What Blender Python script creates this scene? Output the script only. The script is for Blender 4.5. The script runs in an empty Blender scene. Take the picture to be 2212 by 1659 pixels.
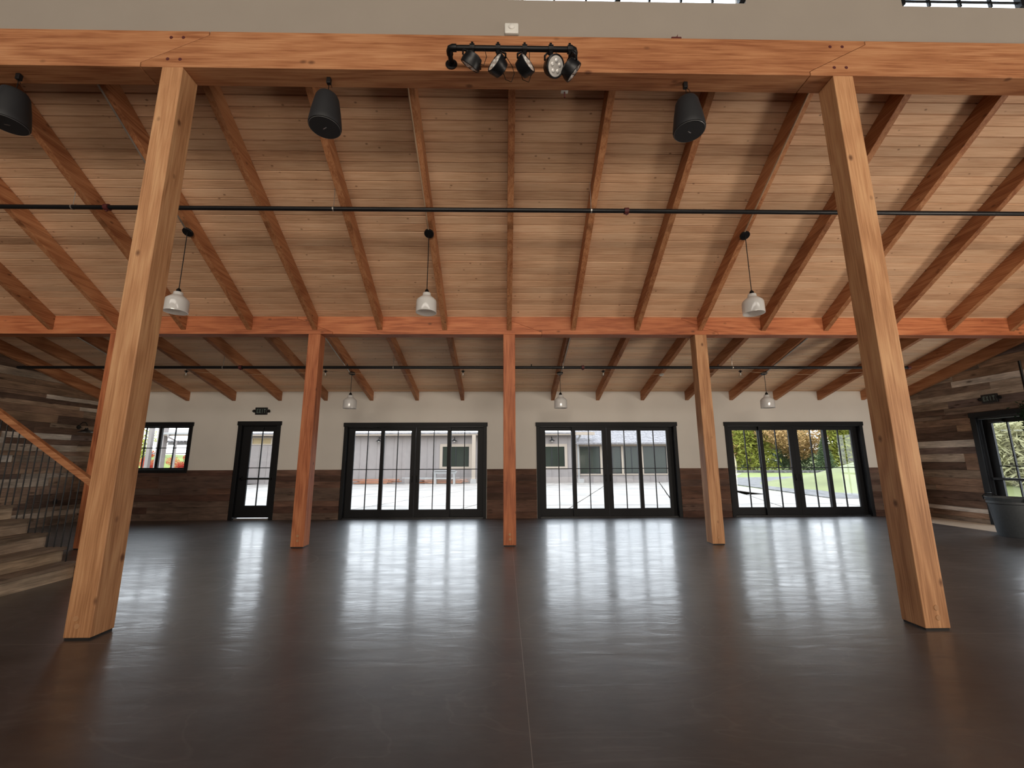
import bpy, math, random
import numpy as np
from mathutils import Vector, Matrix
random.seed(7)
rng = np.random.default_rng(7)
SC = bpy.context.scene
COL = SC.collection
PI = math.pi

# ------------------------------------------------------------------ camera
F_PX, PITCH, YAW, ROLL, EYE = 904.76, 0.18182, 0.0186, -0.00386, 1.45127
cp, sp = math.cos(PITCH), math.sin(PITCH); cy, sy = math.cos(YAW), math.sin(YAW)
fwd = Vector((sy * cp, cy * cp, sp)); rgt = Vector((cy, -sy, 0)); upv = rgt.cross(fwd)
cr, sr = math.cos(ROLL), math.sin(ROLL)
r2 = cr * rgt + sr * upv; u2 = -sr * rgt + cr * upv
cam = bpy.data.cameras.new('camera'); camo = bpy.data.objects.new('camera', cam); COL.objects.link(camo)
cam.sensor_fit = 'HORIZONTAL'; cam.sensor_width = 36.0; cam.lens = F_PX / 2212 * 36.0
cam.clip_start = 0.02; cam.clip_end = 500
camo.matrix_world = Matrix(((r2.x, u2.x, -fwd.x, 0), (r2.y, u2.y, -fwd.y, 0), (r2.z, u2.z, -fwd.z, EYE), (0, 0, 0, 1)))
SC.camera = camo

# ------------------------------------------------------------------ world, lights, exposure
W = bpy.data.worlds.new('world'); SC.world = W; W.use_nodes = True
nt = W.node_tree; nt.nodes.clear()
wo = nt.nodes.new('ShaderNodeOutputWorld'); bg = nt.nodes.new('ShaderNodeBackground')
tc = nt.nodes.new('ShaderNodeTexCoord'); sx = nt.nodes.new('ShaderNodeSeparateXYZ'); rp = nt.nodes.new('ShaderNodeValToRGB')
nt.links.new(tc.outputs['Generated'], sx.inputs[0]); nt.links.new(sx.outputs['Z'], rp.inputs[0])
rp.color_ramp.elements[0].position = 0.0; rp.color_ramp.elements[0].color = (0.91, 0.955, 1.0, 1)
rp.color_ramp.elements[1].position = 0.6; rp.color_ramp.elements[1].color = (0.78, 0.88, 1.0, 1)
nt.links.new(rp.outputs[0], bg.inputs[0]); bg.inputs[1].default_value = 6.5
nt.links.new(bg.outputs[0], wo.inputs[0])

def area(name, loc, direction, sx_, sy_, power, col=(1, 1, 1), portal=False):
    l = bpy.data.lights.new(name, 'AREA'); l.shape = 'RECTANGLE'; l.size = sx_; l.size_y = sy_; l.energy = power; l.color = col
    o = bpy.data.objects.new(name, l); COL.objects.link(o); o.location = loc
    o.rotation_euler = Vector(direction).to_track_quat('-Z', 'Y').to_euler()
    if portal: l.cycles.is_portal = True
    return o
area('daylight_high_windows', (0, -3.7, 7.15), (0, 1, -0.38), 20, 0.8, 220, (1.0, 0.93, 0.84))
area('fill_rear_hall', (0, -27, 6.7), (0, 1, -0.05), 20, 2.8, 4200, (1.0, 0.89, 0.76))  # added fill far behind the camera, for even ambient light
area('fill_upward_rear_hall', (0, -9.5, 0.03), (0, 0.0, 1), 20, 12, 1080, (1.0, 0.86, 0.72))  # added upward fill lamp, imitating light bounced off the floor
area('daylight_right_side_doors', (10.8, 1.4, 1.45), (-1, 0.16, 0.06), 2.6, 2.6, 340, (1.0, 0.90, 0.78))
for n_, (a_, b_) in enumerate(((-4.1, -0.6), (1.0, 4.5), (6.1, 9.6))):
    area('door_portal', ((a_ + b_) / 2, 11.6, 1.25), (0, -1, 0), b_ - a_, 2.4, 1, portal=True)
area('window_portal', (-9.1, 11.6, 1.85), (0, -1, 0), 1.7, 1.3, 1, portal=True)
area('side_door_portal', (11.5, 9.1, 1.3), (-1, 0, 0), 1.0, 2.2, 1, portal=True)

SC.view_settings.view_transform = 'Standard'; SC.view_settings.look = 'None'
SC.view_settings.gamma = 1.0; SC.view_settings.use_curve_mapping = False
SC.view_settings.exposure = -0.12
SC.cycles.use_denoising = True
SC.cycles.max_bounces = 8; SC.cycles.diffuse_bounces = 5; SC.cycles.transparent_max_bounces = 16
SC.cycles.sample_clamp_indirect = 6.0
SC.cycles.caustics_reflective = True; SC.cycles.blur_glossy = 1.0; SC.cycles.caustics_refractive = False

# ------------------------------------------------------------------ key dimensions (metres)
XC, S = 0.0926, 1.2192              # middle post line, rafter spacing
YN, YNB, YM, YMB, YW = 3.876, 4.105, 7.634, 7.857, 11.22
PW = 0.223
ZNB, ZNT, ZMB = 5.632, 6.097, 3.812
XL, XR = -10.74, 11.0
def up_raf(y): return 3.887 + 0.60 * (YM - y)
def lo_raf(y): return 3.058 + 0.28 * (YW - y)
def up_deck(y): return up_raf(y) + 0.27
def lo_deck(y): return lo_raf(y) + 0.245
YK = 7.70
def deck(y): return up_deck(y) if y < YK else lo_deck(y)

# ------------------------------------------------------------------ mesh helpers
ORG = {}
class MB:
    def __init__(s): s.v = []; s.f = []; s.t = []; s.m = []
    def add(s, vs, fs, tone=0.5, mi=0):
        b = len(s.v); s.v += [tuple(p) for p in vs]
        for f in fs: s.f.append([b + i for i in f]); s.t.append(tone); s.m.append(mi)
        return s
    def box(s, x0, x1, y0, y1, z0, z1, tone=0.5, mi=0):
        v = [(x0, y0, z0), (x1, y0, z0), (x1, y1, z0), (x0, y1, z0), (x0, y0, z1), (x1, y0, z1), (x1, y1, z1), (x0, y1, z1)]
        return s.add(v, [(0, 3, 2, 1), (4, 5, 6, 7), (0, 1, 5, 4), (1, 2, 6, 5), (2, 3, 7, 6), (3, 0, 4, 7)], tone, mi)
    def prism(s, poly, ax, a, b, tone=0.5, mi=0):
        """poly: list of 2-D points in the plane normal to axis ax, extruded from a to b"""
        n = len(poly)
        def P(p, t):
            if ax == 0: return (t, p[0], p[1])
            if ax == 1: return (p[0], t, p[1])
            return (p[0], p[1], t)
        v = [P(p, a) for p in poly] + [P(p, b) for p in poly]
        fs = [tuple(range(n))[::-1], tuple(range(n, 2 * n))] + [(i, (i + 1) % n, n + (i + 1) % n, n + i) for i in range(n)]
        return s.add(v, fs, tone, mi)
    def tube(s, pts, r, n=10, tone=0.5, mi=0, cap=True):
        pts = [Vector(p) for p in pts]; rs = r if isinstance(r, (list, tuple)) else [r] * len(pts)
        vs = []; fs = []; prev = None
        for i, p in enumerate(pts):
            d = (pts[min(i + 1, len(pts) - 1)] - pts[max(i - 1, 0)]).normalized()
            if prev is None:
                a = d.orthogonal().normalized()
            else:
                a = (prev - d * prev.dot(d)).normalized()
            prev = a; b = d.cross(a)
            for k in range(n):
                t = 2 * PI * k / n; vs.append(p + (a * math.cos(t) + b * math.sin(t)) * rs[i])
        for i in range(len(pts) - 1):
            for k in range(n):
                k2 = (k + 1) % n; fs.append((i * n + k, i * n + k2, (i + 1) * n + k2, (i + 1) * n + k))
        if cap:
            fs.append(tuple(range(n))[::-1]); fs.append(tuple((len(pts) - 1) * n + k for k in range(n)))
        return s.add(vs, fs, tone, mi)
    def lathe(s, prof, c=(0, 0, 0), d=(0, 0, 1), n=28, tone=0.5, mi=0):
        """prof: list of (radius, height along d)"""
        c = Vector(c); d = Vector(d).normalized(); a = d.orthogonal().normalized(); b = d.cross(a)
        vs = []; fs = []
        for r, h in prof:
            for k in range(n):
                t = 2 * PI * k / n; vs.append(c + d * h + (a * math.cos(t) + b * math.sin(t)) * max(r, 1e-4))
        for i in range(len(prof) - 1):
            for k in range(n):
                k2 = (k + 1) % n; fs.append((i * n + k, i * n + k2, (i + 1) * n + k2, (i + 1) * n + k))
        return s.add(vs, fs, tone, mi)
    def build(s, name, mat, parent=None, smooth=False, bevel=0, org=None):
        v = np.array(s.v, dtype=float)
        if parent is not None: o0 = Vector(ORG[parent.name])
        elif org is not None: o0 = Vector(org)
        else:
            lo, hi = v.min(0), v.max(0); o0 = Vector(((lo[0] + hi[0]) / 2, (lo[1] + hi[1]) / 2, lo[2]))
        v = v - np.array(o0)
        me = bpy.data.meshes.new(name); me.from_pydata(v.tolist(), [], s.f)
        mats = mat if isinstance(mat, (list, tuple)) else [mat]
        for m in mats: me.materials.append(m)
        if len(mats) > 1: me.polygons.foreach_set('material_index', s.m)
        at = me.attributes.new('tone', 'FLOAT', 'FACE'); at.data.foreach_set('value', s.t)
        if smooth:
            me.polygons.foreach_set('use_smooth', [True] * len(me.polygons))
        me.update()
        o = bpy.data.objects.new(name, me); COL.objects.link(o)
        if smooth:
            me.set_sharp_from_angle(angle=math.radians(38)) if hasattr(me, 'set_sharp_from_angle') else None
        if parent is not None: o.parent = parent
        else: o.location = o0
        ORG[o.name] = tuple(o0)
        if bevel:
            md = o.modifiers.new('bevel', 'BEVEL'); md.width = bevel; md.segments = 2; md.limit_method = 'ANGLE'
        return o
def empty(name, loc):
    o = bpy.data.objects.new(name, None); COL.objects.link(o); o.location = loc; o.empty_display_size = 0.1
    ORG[o.name] = tuple(loc); return o
def tag(o, label=None, cat=None, group=None, kind=None):
    if label: o['label'] = label
    if cat: o['category'] = cat
    if group: o['group'] = group
    if kind: o['kind'] = kind
    return o
def copy_tree(o, loc=None, parent=None):
    c = o.copy(); COL.objects.link(c)
    if parent is not None: c.parent = parent
    for ch in list(o.children): copy_tree(ch, None, c)
    if loc is not None: c.location = loc; ORG[c.name] = tuple(loc)
    return c

# ------------------------------------------------------------------ materials
def newmat(name):
    m = bpy.data.materials.new(name); m.use_nodes = True; t = m.node_tree; t.nodes.clear()
    out = t.nodes.new('ShaderNodeOutputMaterial'); b = t.nodes.new('ShaderNodeBsdfPrincipled')
    t.links.new(b.outputs[0], out.inputs[0]); return m, t, b, out
def plain(name, col, rough=0.5, metal=0.0, spec=0.5, emit=None, noise=0.0, nscale=8):
    m, t, b, out = newmat(name)
    b.inputs['Base Color'].default_value = (*col, 1); b.inputs['Roughness'].default_value = rough
    b.inputs['Metallic'].default_value = metal; b.inputs['Specular IOR Level'].default_value = spec
    if emit: b.inputs['Emission Color'].default_value = (*emit[0], 1); b.inputs['Emission Strength'].default_value = emit[1]
    if noise:
        N = t.nodes.new
        tcn = N('ShaderNodeTexCoord'); nz = N('ShaderNodeTexNoise'); nz.inputs['Scale'].default_value = nscale; nz.inputs['Detail'].default_value = 5
        mr = N('ShaderNodeMapRange'); mr.inputs['To Min'].default_value = 1 - noise; mr.inputs['To Max'].default_value = 1 + noise
        mr.inputs['From Min'].default_value = 0.3; mr.inputs['From Max'].default_value = 0.7
        mx = N('ShaderNodeMix'); mx.data_type = 'RGBA'; mx.blend_type = 'MULTIPLY'; mx.inputs['Factor'].default_value = 1
        mx.inputs['A'].default_value = (*col, 1)
        t.links.new(tcn.outputs['Object'], nz.inputs['Vector']); t.links.new(nz.outputs['Fac'], mr.inputs['Value'])
        cb = N('ShaderNodeCombineColor')
        for i in range(3): t.links.new(mr.outputs[0], cb.inputs[i])
        t.links.new(cb.outputs[0], mx.inputs['B']); t.links.new(mx.outputs['Result'], b.inputs['Base Color'])
        bp = N('ShaderNodeBump'); bp.inputs['Strength'].default_value = 0.15; t.links.new(nz.outputs['Fac'], bp.inputs['Height']); t.links.new(bp.outputs[0], b.inputs['Normal'])
    return m
def wood(name, axis, stops, knots=0.5, grain=1.0, rough=0.6, vary=0.25, knotcol=(0.12, 0.045, 0.02), ring=52.0, bump=0.12, huevar=0.0, kscale=(1.6, 6.0), kgate=0.55):
    """stops: colour ramp list (pos, rgb) for the grain; axis: grain direction"""
    m, t, b, out = newmat(name); N = t.nodes.new; L = t.links.new
    tcn = N('ShaderNodeTexCoord'); oi = N('ShaderNodeObjectInfo')
    rv = N('ShaderNodeVectorMath'); rv.operation = 'MULTIPLY'; rv.inputs[1].default_value = (37.1, 23.7, 51.3)
    L(oi.outputs['Random'], rv.inputs[0])
    at = N('ShaderNodeAttribute'); at.attribute_name = 'tone'
    av = N('ShaderNodeVectorMath'); av.operation = 'MULTIPLY'; av.inputs[1].default_value = (17.3, 29.9, 11.1); L(at.outputs['Fac'], av.inputs[0])
    ad = N('ShaderNodeVectorMath'); ad.operation = 'ADD'; L(tcn.outputs['Object'], ad.inputs[0]); L(rv.outputs[0], ad.inputs[1])
    ad2 = N('ShaderNodeVectorMath'); ad2.operation = 'ADD'; L(ad.outputs[0], ad2.inputs[0]); L(av.outputs[0], ad2.inputs[1])
    def mapped(along, across):
        mp = N('ShaderNodeMapping'); sc = [across] * 3; sc[axis] = along; mp.inputs['Scale'].default_value = sc
        L(ad2.outputs[0], mp.inputs['Vector']); return mp.outputs[0]
    n1 = N('ShaderNodeTexNoise'); L(mapped(0.35, 2.6), n1.inputs['Vector']); n1.inputs['Scale'].default_value = 1; n1.inputs['Detail'].default_value = 2
    # growth rings: sine of distorted low-frequency noise
    ml = N('ShaderNodeMath'); ml.operation = 'MULTIPLY'; ml.inputs[1].default_value = ring; L(n1.outputs['Fac'], ml.inputs[0])
    sn = N('ShaderNodeMath'); sn.operation = 'SINE'; L(ml.outputs[0], sn.inputs[0])
    n2 = N('ShaderNodeTexNoise'); L(mapped(2.2, 62), n2.inputs['Vector']); n2.inputs['Scale'].default_value = 1; n2.inputs['Detail'].default_value = 5; n2.inputs['Roughness'].default_value = 0.6
    c1 = N('ShaderNodeMath'); c1.operation = 'MULTIPLY_ADD'; c1.inputs[1].default_value = 0.085 * grain; c1.inputs[2].default_value = 0.0; L(sn.outputs[0], c1.inputs[0])
    n3 = N('ShaderNodeTexNoise'); L(mapped(0.8, 1.2), n3.inputs['Vector']); n3.inputs['Scale'].default_value = 1; n3.inputs['Detail'].default_value = 3
    s1 = N('ShaderNodeMath'); s1.operation = 'ADD'; L(c1.outputs[0], s1.inputs[0]); L(n2.outputs['Fac'], s1.inputs[1])
    s2 = N('ShaderNodeMath'); s2.operation = 'MULTIPLY_ADD'; s2.inputs[1].default_value = 0.6; L(n3.outputs['Fac'], s2.inputs[0]); L(s1.outputs[0], s2.inputs[2])
    s3 = N('ShaderNodeMath'); s3.operation = 'SUBTRACT'; s3.inputs[1].default_value = 0.3; L(s2.outputs[0], s3.inputs[0])
    cr_ = N('ShaderNodeValToRGB'); L(s3.outputs[0], cr_.inputs[0]); el = cr_.color_ramp.elements
    while len(el) < len(stops): el.new(0.5)
    for e, (p, c) in zip(el, stops): e.position = p; e.color = (*c, 1)
    col = cr_.outputs[0]
    # knots
    vo = N('ShaderNodeTexVoronoi'); L(mapped(*kscale), vo.inputs['Vector']); vo.inputs['Scale'].default_value = 1
    kr = N('ShaderNodeMapRange'); kr.inputs['From Min'].default_value = 0.06; kr.inputs['From Max'].default_value = 0.16
    kr.inputs['To Min'].default_value = knots; kr.inputs['To Max'].default_value = 0; L(vo.outputs['Distance'], kr.inputs['Value'])
    kc = N('ShaderNodeSeparateColor'); L(vo.outputs['Color'], kc.inputs[0]); kg = N('ShaderNodeMath'); kg.operation = 'GREATER_THAN'; kg.inputs[1].default_value = kgate; L(kc.outputs[0], kg.inputs[0])
    kq = N('ShaderNodeMath'); kq.operation = 'MULTIPLY'; L(kr.outputs[0], kq.inputs[0]); L(kg.outputs[0], kq.inputs[1])
    km = N('ShaderNodeMix'); km.data_type = 'RGBA'; L(kq.outputs[0], km.inputs['Factor']); L(col, km.inputs['A']); km.inputs['B'].default_value = (*knotcol, 1)
    # per object / per board tone
    sm = N('ShaderNodeMath'); sm.operation = 'ADD'; L(oi.outputs['Random'], sm.inputs[0]); L(at.outputs['Fac'], sm.inputs[1])
    fr = N('ShaderNodeMath'); fr.operation = 'FRACT'; L(sm.outputs[0], fr.inputs[0])
    vr = N('ShaderNodeMapRange'); vr.inputs['To Min'].default_value = 1 - vary; vr.inputs['To Max'].default_value = 1 + vary; L(fr.outputs[0], vr.inputs['Value'])
    hs = N('ShaderNodeHueSaturation'); L(km.outputs['Result'], hs.inputs['Color']); L(vr.outputs[0], hs.inputs['Value'])
    if huevar:
        f2 = N('ShaderNodeMath'); f2.operation = 'MULTIPLY'; f2.inputs[1].default_value = 7.31; L(sm.outputs[0], f2.inputs[0])
        f3 = N('ShaderNodeMath'); f3.operation = 'FRACT'; L(f2.outputs[0], f3.inputs[0])
        sr_ = N('ShaderNodeMapRange'); sr_.inputs['To Min'].default_value = 1 - huevar; sr_.inputs['To Max'].default_value = 1 + huevar * 0.4; L(f3.outputs[0], sr_.inputs['Value'])
        L(sr_.outputs[0], hs.inputs['Saturation'])
    L(hs.outputs[0], b.inputs['Base Color']); b.inputs['Roughness'].default_value = rough
    b.inputs['Specular IOR Level'].default_value = 0.3
    bp = N('ShaderNodeBump'); bp.inputs['Strength'].default_value = bump; bp.inputs['Distance'].default_value = 0.01
    L(s1.outputs[0], bp.inputs['Height']); L(bp.outputs[0], b.inputs['Normal'])
    return m
FIR = [(0.25, (0.26, 0.090, 0.036)), (0.5, (0.41, 0.172, 0.074)), (0.75, (0.52, 0.25, 0.118))]
FIRL = [(0.25, (0.36, 0.165, 0.072)), (0.5, (0.53, 0.265, 0.125)), (0.75, (0.64, 0.36, 0.18))]
REDF = [(0.25, (0.30, 0.085, 0.035)), (0.5, (0.50, 0.165, 0.068)), (0.75, (0.62, 0.24, 0.105))]
M = {}
M['beam'] = wood('fir_beam', 0, FIR, knots=0.8, vary=0.06, kscale=(3.0, 5.0), rough=0.55)
M['beam_red'] = wood('fir_beam_red', 0, REDF, knots=0.75, vary=0.06, kscale=(3.0, 5.5), rough=0.55)
M['post'] = wood('fir_post', 2, FIRL, knots=0.85, vary=0.05, kscale=(3.4, 5.2), grain=1.2, rough=0.55)
M['post_red'] = wood('fir_post_red', 2, REDF, knots=0.8, vary=0.05, kscale=(4.0, 6.5), grain=1.0, rough=0.55)
M['rafter'] = wood('fir_rafter', 1, FIR, knots=0.8, vary=0.16, kscale=(4.0, 8.0), kgate=0.7)
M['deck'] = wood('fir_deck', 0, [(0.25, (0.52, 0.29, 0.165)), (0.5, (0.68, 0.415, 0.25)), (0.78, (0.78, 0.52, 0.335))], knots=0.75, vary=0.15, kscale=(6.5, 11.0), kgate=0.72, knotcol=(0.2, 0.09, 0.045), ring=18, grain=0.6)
BARN = [(0.22, (0.08, 0.048, 0.033)), (0.45, (0.23, 0.15, 0.105)), (0.7, (0.40, 0.30, 0.225)), (0.9, (0.60, 0.50, 0.41))]
def barnwood(name, axis, cols, k=1.0):
    m, t, b, out = newmat(name); N = t.nodes.new; L = t.links.new
    tcn = N('ShaderNodeTexCoord'); oi = N('ShaderNodeObjectInfo')
    rv = N('ShaderNodeVectorMath'); rv.operation = 'MULTIPLY'; rv.inputs[1].default_value = (37.1, 23.7, 51.3); L(oi.outputs['Random'], rv.inputs[0])
    ad = N('ShaderNodeVectorMath'); ad.operation = 'ADD'; L(tcn.outputs['Object'], ad.inputs[0]); L(rv.outputs[0], ad.inputs[1])
    def nz(al, ac, det, r=0.6):
        mp = N('ShaderNodeMapping'); sc = [ac] * 3; sc[axis] = al; mp.inputs['Scale'].default_value = sc; L(ad.outputs[0], mp.inputs[0])
        q = N('ShaderNodeTexNoise'); q.inputs['Scale'].default_value = 1; q.inputs['Detail'].default_value = det; q.inputs['Roughness'].default_value = r; L(mp.outputs[0], q.inputs[0]); return q.outputs['Fac']
    cr_ = N('ShaderNodeValToRGB'); cr_.color_ramp.interpolation = 'CONSTANT'; L(oi.outputs['Random'], cr_.inputs[0]); el = cr_.color_ramp.elements
    while len(el) < len(cols): el.new(0.5)
    for i_, (e, c) in enumerate(zip(el, cols)): e.position = i_ / len(cols); e.color = (*c, 1)
    def mul(a, fac, lo, hi):
        mr = N('ShaderNodeMapRange'); L(fac, mr.inputs[0]); mr.inputs['From Min'].default_value = 0.32; mr.inputs['From Max'].default_value = 0.68; mr.inputs['To Min'].default_value = lo; mr.inputs['To Max'].default_value = hi
        v = N('ShaderNodeVectorMath'); v.operation = 'SCALE'; L(a, v.inputs[0]); L(mr.outputs[0], v.inputs['Scale']); return v.outputs[0]
    c = mul(cr_.outputs[0], nz(3.0, 55, 5), 0.70 , 1.25); c = mul(c, nz(1.6, 7, 4), 0.62, 1.25)
    vo = N('ShaderNodeTexVoronoi'); mp = N('ShaderNodeMapping'); sc = [7.0] * 3; sc[axis] = 2.2; mp.inputs['Scale'].default_value = sc; L(ad.outputs[0], mp.inputs[0]); L(mp.outputs[0], vo.inputs[0]); vo.inputs['Scale'].default_value = 1
    kr = N('ShaderNodeMapRange'); kr.inputs['From Min'].default_value = 0.07; kr.inputs['From Max'].default_value = 0.2; kr.inputs['To Min'].default_value = 0.75; kr.inputs['To Max'].default_value = 0; L(vo.outputs['Distance'], kr.inputs[0])
    mx = N('ShaderNodeMix'); mx.data_type = 'RGBA'; L(kr.outputs[0], mx.inputs['Factor']); L(c, mx.inputs['A']); mx.inputs['B'].default_value = (0.035, 0.02, 0.014, 1)
    L(mx.outputs['Result'], b.inputs['Base Color']); b.inputs['Roughness'].default_value = 0.85; b.inputs['Specular IOR Level'].default_value = 0.2
    bp = N('ShaderNodeBump'); bp.inputs['Strength'].default_value = 0.3; bp.inputs['Distance'].default_value = 0.006; L(nz(3.0, 55, 5), bp.inputs['Height']); L(bp.outputs[0], b.inputs['Normal'])
    return m
BC = [(0.260, 0.163, 0.111), (0.143, 0.088, 0.062), (0.390, 0.267, 0.182), (0.221, 0.156, 0.117), (0.442, 0.351, 0.273), (0.182, 0.130, 0.111), (0.312, 0.195, 0.130), (0.598, 0.520, 0.442), (0.260, 0.189, 0.137), (0.117, 0.072, 0.052), (0.377, 0.293, 0.221), (0.286, 0.182, 0.117)]
M['deck_brightened'] = wood('fir_deck_brightened', 0, [(0.25, (0.72, 0.45, 0.27)), (0.5, (0.86, 0.60, 0.39)), (0.78, (0.90, 0.68, 0.48))], knots=0.6, vary=0.12, kscale=(6.5, 11.0), kgate=0.72, knotcol=(0.25, 0.12, 0.06), ring=18, grain=0.6)  # lower-slope decking, colour lightened to make up for missing light
M['barn'] = barnwood('reclaimed_board', 1, BC)
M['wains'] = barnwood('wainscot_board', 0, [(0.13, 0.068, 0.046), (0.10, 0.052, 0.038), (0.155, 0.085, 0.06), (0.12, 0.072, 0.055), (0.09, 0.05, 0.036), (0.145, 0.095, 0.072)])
M['stairw'] = barnwood('stair_board', 1, [(0.42, 0.31, 0.21), (0.38, 0.28, 0.19), (0.46, 0.35, 0.25), (0.40, 0.30, 0.22)])
M['tread_shaded'] = barnwood('shaded_tread_board', 1, [(0.22, 0.16, 0.115), (0.19, 0.14, 0.10), (0.25, 0.185, 0.135)])  # stair boards darkened to put shadow into the tread colour
M['rail'] = wood('handrail_wood', 0, FIR, knots=0.3, vary=0.03)
M['lumber'] = wood('lumber', 0, [(0.2, (0.19, 0.055, 0.022)), (0.8, (0.30, 0.125, 0.06))], knots=0.2, vary=0.25, huevar=0.3)
M['plug'] = plain('wood_plug', (0.46, 0.235, 0.11), 0.6)
M['black'] = plain('black_paint', (0.008, 0.008, 0.009), 0.5, spec=0.2)
M['blacks'] = plain('black_satin', (0.008, 0.008, 0.009), 0.38, spec=0.35)
M['iron'] = plain('black_iron', (0.012, 0.011, 0.011), 0.42, 0.6)
M['speaker'] = plain('speaker_shell', (0.016, 0.016, 0.018), 0.6)
M['grille'] = plain('speaker_grille', (0.022, 0.023, 0.026), 0.75, noise=0.3, nscale=300)
M['silver'] = plain('silver', (0.6, 0.6, 0.6), 0.3, 1.0)
M['steel'] = plain('galvanised', (0.55, 0.52, 0.47), 0.35, 0.8)
M['conduit'] = plain('conduit_tan', (0.50, 0.34, 0.22), 0.45, 0.2)
M['shoe'] = plain('post_shoe', (0.03, 0.028, 0.027), 0.5, 0.5)
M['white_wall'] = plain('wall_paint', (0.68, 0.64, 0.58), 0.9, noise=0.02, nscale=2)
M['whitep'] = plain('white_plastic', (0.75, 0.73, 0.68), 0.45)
M['white_dimmed'] = plain('dimmed_wall_paint', (0.33, 0.285, 0.24), 0.9, noise=0.02, nscale=2)  # white wall paint darkened to offset the strong lamp light up here
M['dark'] = plain('dark_backing', (0.02, 0.015, 0.012), 0.9)
M['tub'] = plain('tub_plastic', (0.05, 0.058, 0.065), 0.55, noise=0.12, nscale=30)
M['tan'] = plain('tan_strip', (0.50, 0.38, 0.27), 0.7, noise=0.08)
M['red'] = plain('red_paint', (0.45, 0.03, 0.03), 0.5)
M['redplate'] = plain('dark_red_plate', (0.10, 0.02, 0.02), 0.5)
M['lens'] = plain('lamp_lens', (0.55, 0.53, 0.5), 0.15, 0.0)
M['led'] = plain('led_cell', (0.85, 0.83, 0.8), 0.1, 0.3)
M['greyleg'] = plain('exit_letter', (0.16, 0.22, 0.20), 0.4)
# opal glass shade
m, t, b, out = newmat('opal_glass'); b.inputs['Base Color'].default_value = (0.93, 0.92, 0.90, 1); b.inputs['Roughness'].default_value = 0.08
b.inputs['Coat Weight'].default_value = 1.0; b.inputs['Coat Roughness'].default_value = 0.03
tr = t.nodes.new('ShaderNodeBsdfTranslucent'); tr.inputs[0].default_value = (0.95, 0.94, 0.92, 1); mx = t.nodes.new('ShaderNodeMixShader'); mx.inputs[0].default_value = 0.35
t.links.new(b.outputs[0], mx.inputs[1]); t.links.new(tr.outputs[0], mx.inputs[2]); t.links.new(mx.outputs[0], out.inputs[0]); M['opal'] = m
# window glass: clear, with a fresnel reflection
m, t, b, out = newmat('window_glass'); t.nodes.remove(b)
tp = t.nodes.new('ShaderNodeBsdfTransparent'); tp.inputs[0].default_value = (0.97, 0.975, 0.97, 1); gl = t.nodes.new('ShaderNodeBsdfGlossy'); gl.inputs['Roughness'].default_value = 0.0
lw = t.nodes.new('ShaderNodeLayerWeight'); lw.inputs[0].default_value = 0.5
pw = t.nodes.new('ShaderNodeMath'); pw.operation = 'POWER'; pw.inputs[1].default_value = 5.0; t.links.new(lw.outputs['Facing'], pw.inputs[0])
fz = t.nodes.new('ShaderNodeMath'); fz.operation = 'MULTIPLY_ADD'; fz.inputs[1].default_value = 0.90; fz.inputs[2].default_value = 0.03; t.links.new(pw.outputs[0], fz.inputs[0]); mx = t.nodes.new('ShaderNodeMixShader')
t.links.new(fz.outputs[0], mx.inputs[0]); t.links.new(tp.outputs[0], mx.inputs[1]); t.links.new(gl.outputs[0], mx.inputs[2]); t.links.new(mx.outputs[0], out.inputs[0]); M['glass'] = m
M['bulbglass'] = m

# concrete floor
m, t, b, out = newmat('polished_concrete'); N = t.nodes.new; L = t.links.new
ge = N('ShaderNodeNewGeometry')
def noise(scale, detail=4, mapv=(1, 1, 1), rough=0.55, dist=0.0):
    mp = N('ShaderNodeMapping'); mp.inputs['Scale'].default_value = mapv; L(ge.outputs['Position'], mp.inputs['Vector'])
    nn = N('ShaderNodeTexNoise'); nn.inputs['Scale'].default_value = scale; nn.inputs['Detail'].default_value = detail; nn.inputs['Roughness'].default_value = rough
    nn.inputs['Distortion'].default_value = dist; L(mp.outputs[0], nn.inputs['Vector']); return nn.outputs['Fac']
cl = noise(0.9, 6, (1, 1.3, 1), 0.6, 0.4)
crp = N('ShaderNodeValToRGB'); L(cl, crp.inputs[0]); e = crp.color_ramp.elements
e[0].position = 0.3; e[0].color = (0.026, 0.023, 0.024, 1); e[1].position = 0.72; e[1].color = (0.074, 0.069, 0.068, 1)
fine = noise(16, 5, (0.5, 1.4, 1), 0.6)
mr = N('ShaderNodeMapRange'); L(fine, mr.inputs['Value']); mr.inputs['From Min'].default_value = 0.3; mr.inputs['From Max'].default_value = 0.7; mr.inputs['To Min'].default_value = 0.85; mr.inputs['To Max'].default_value = 1.15
mm = N('ShaderNodeMix'); mm.data_type = 'RGBA'; mm.blend_type = 'MULTIPLY'; mm.inputs['Factor'].default_value = 1; L(crp.outputs[0], mm.inputs['A'])
cc = N('ShaderNodeCombineColor'); [L(mr.outputs[0], cc.inputs[i]) for i in range(3)]; L(cc.outputs[0], mm.inputs['B'])
colr = mm.outputs['Result']
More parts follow.
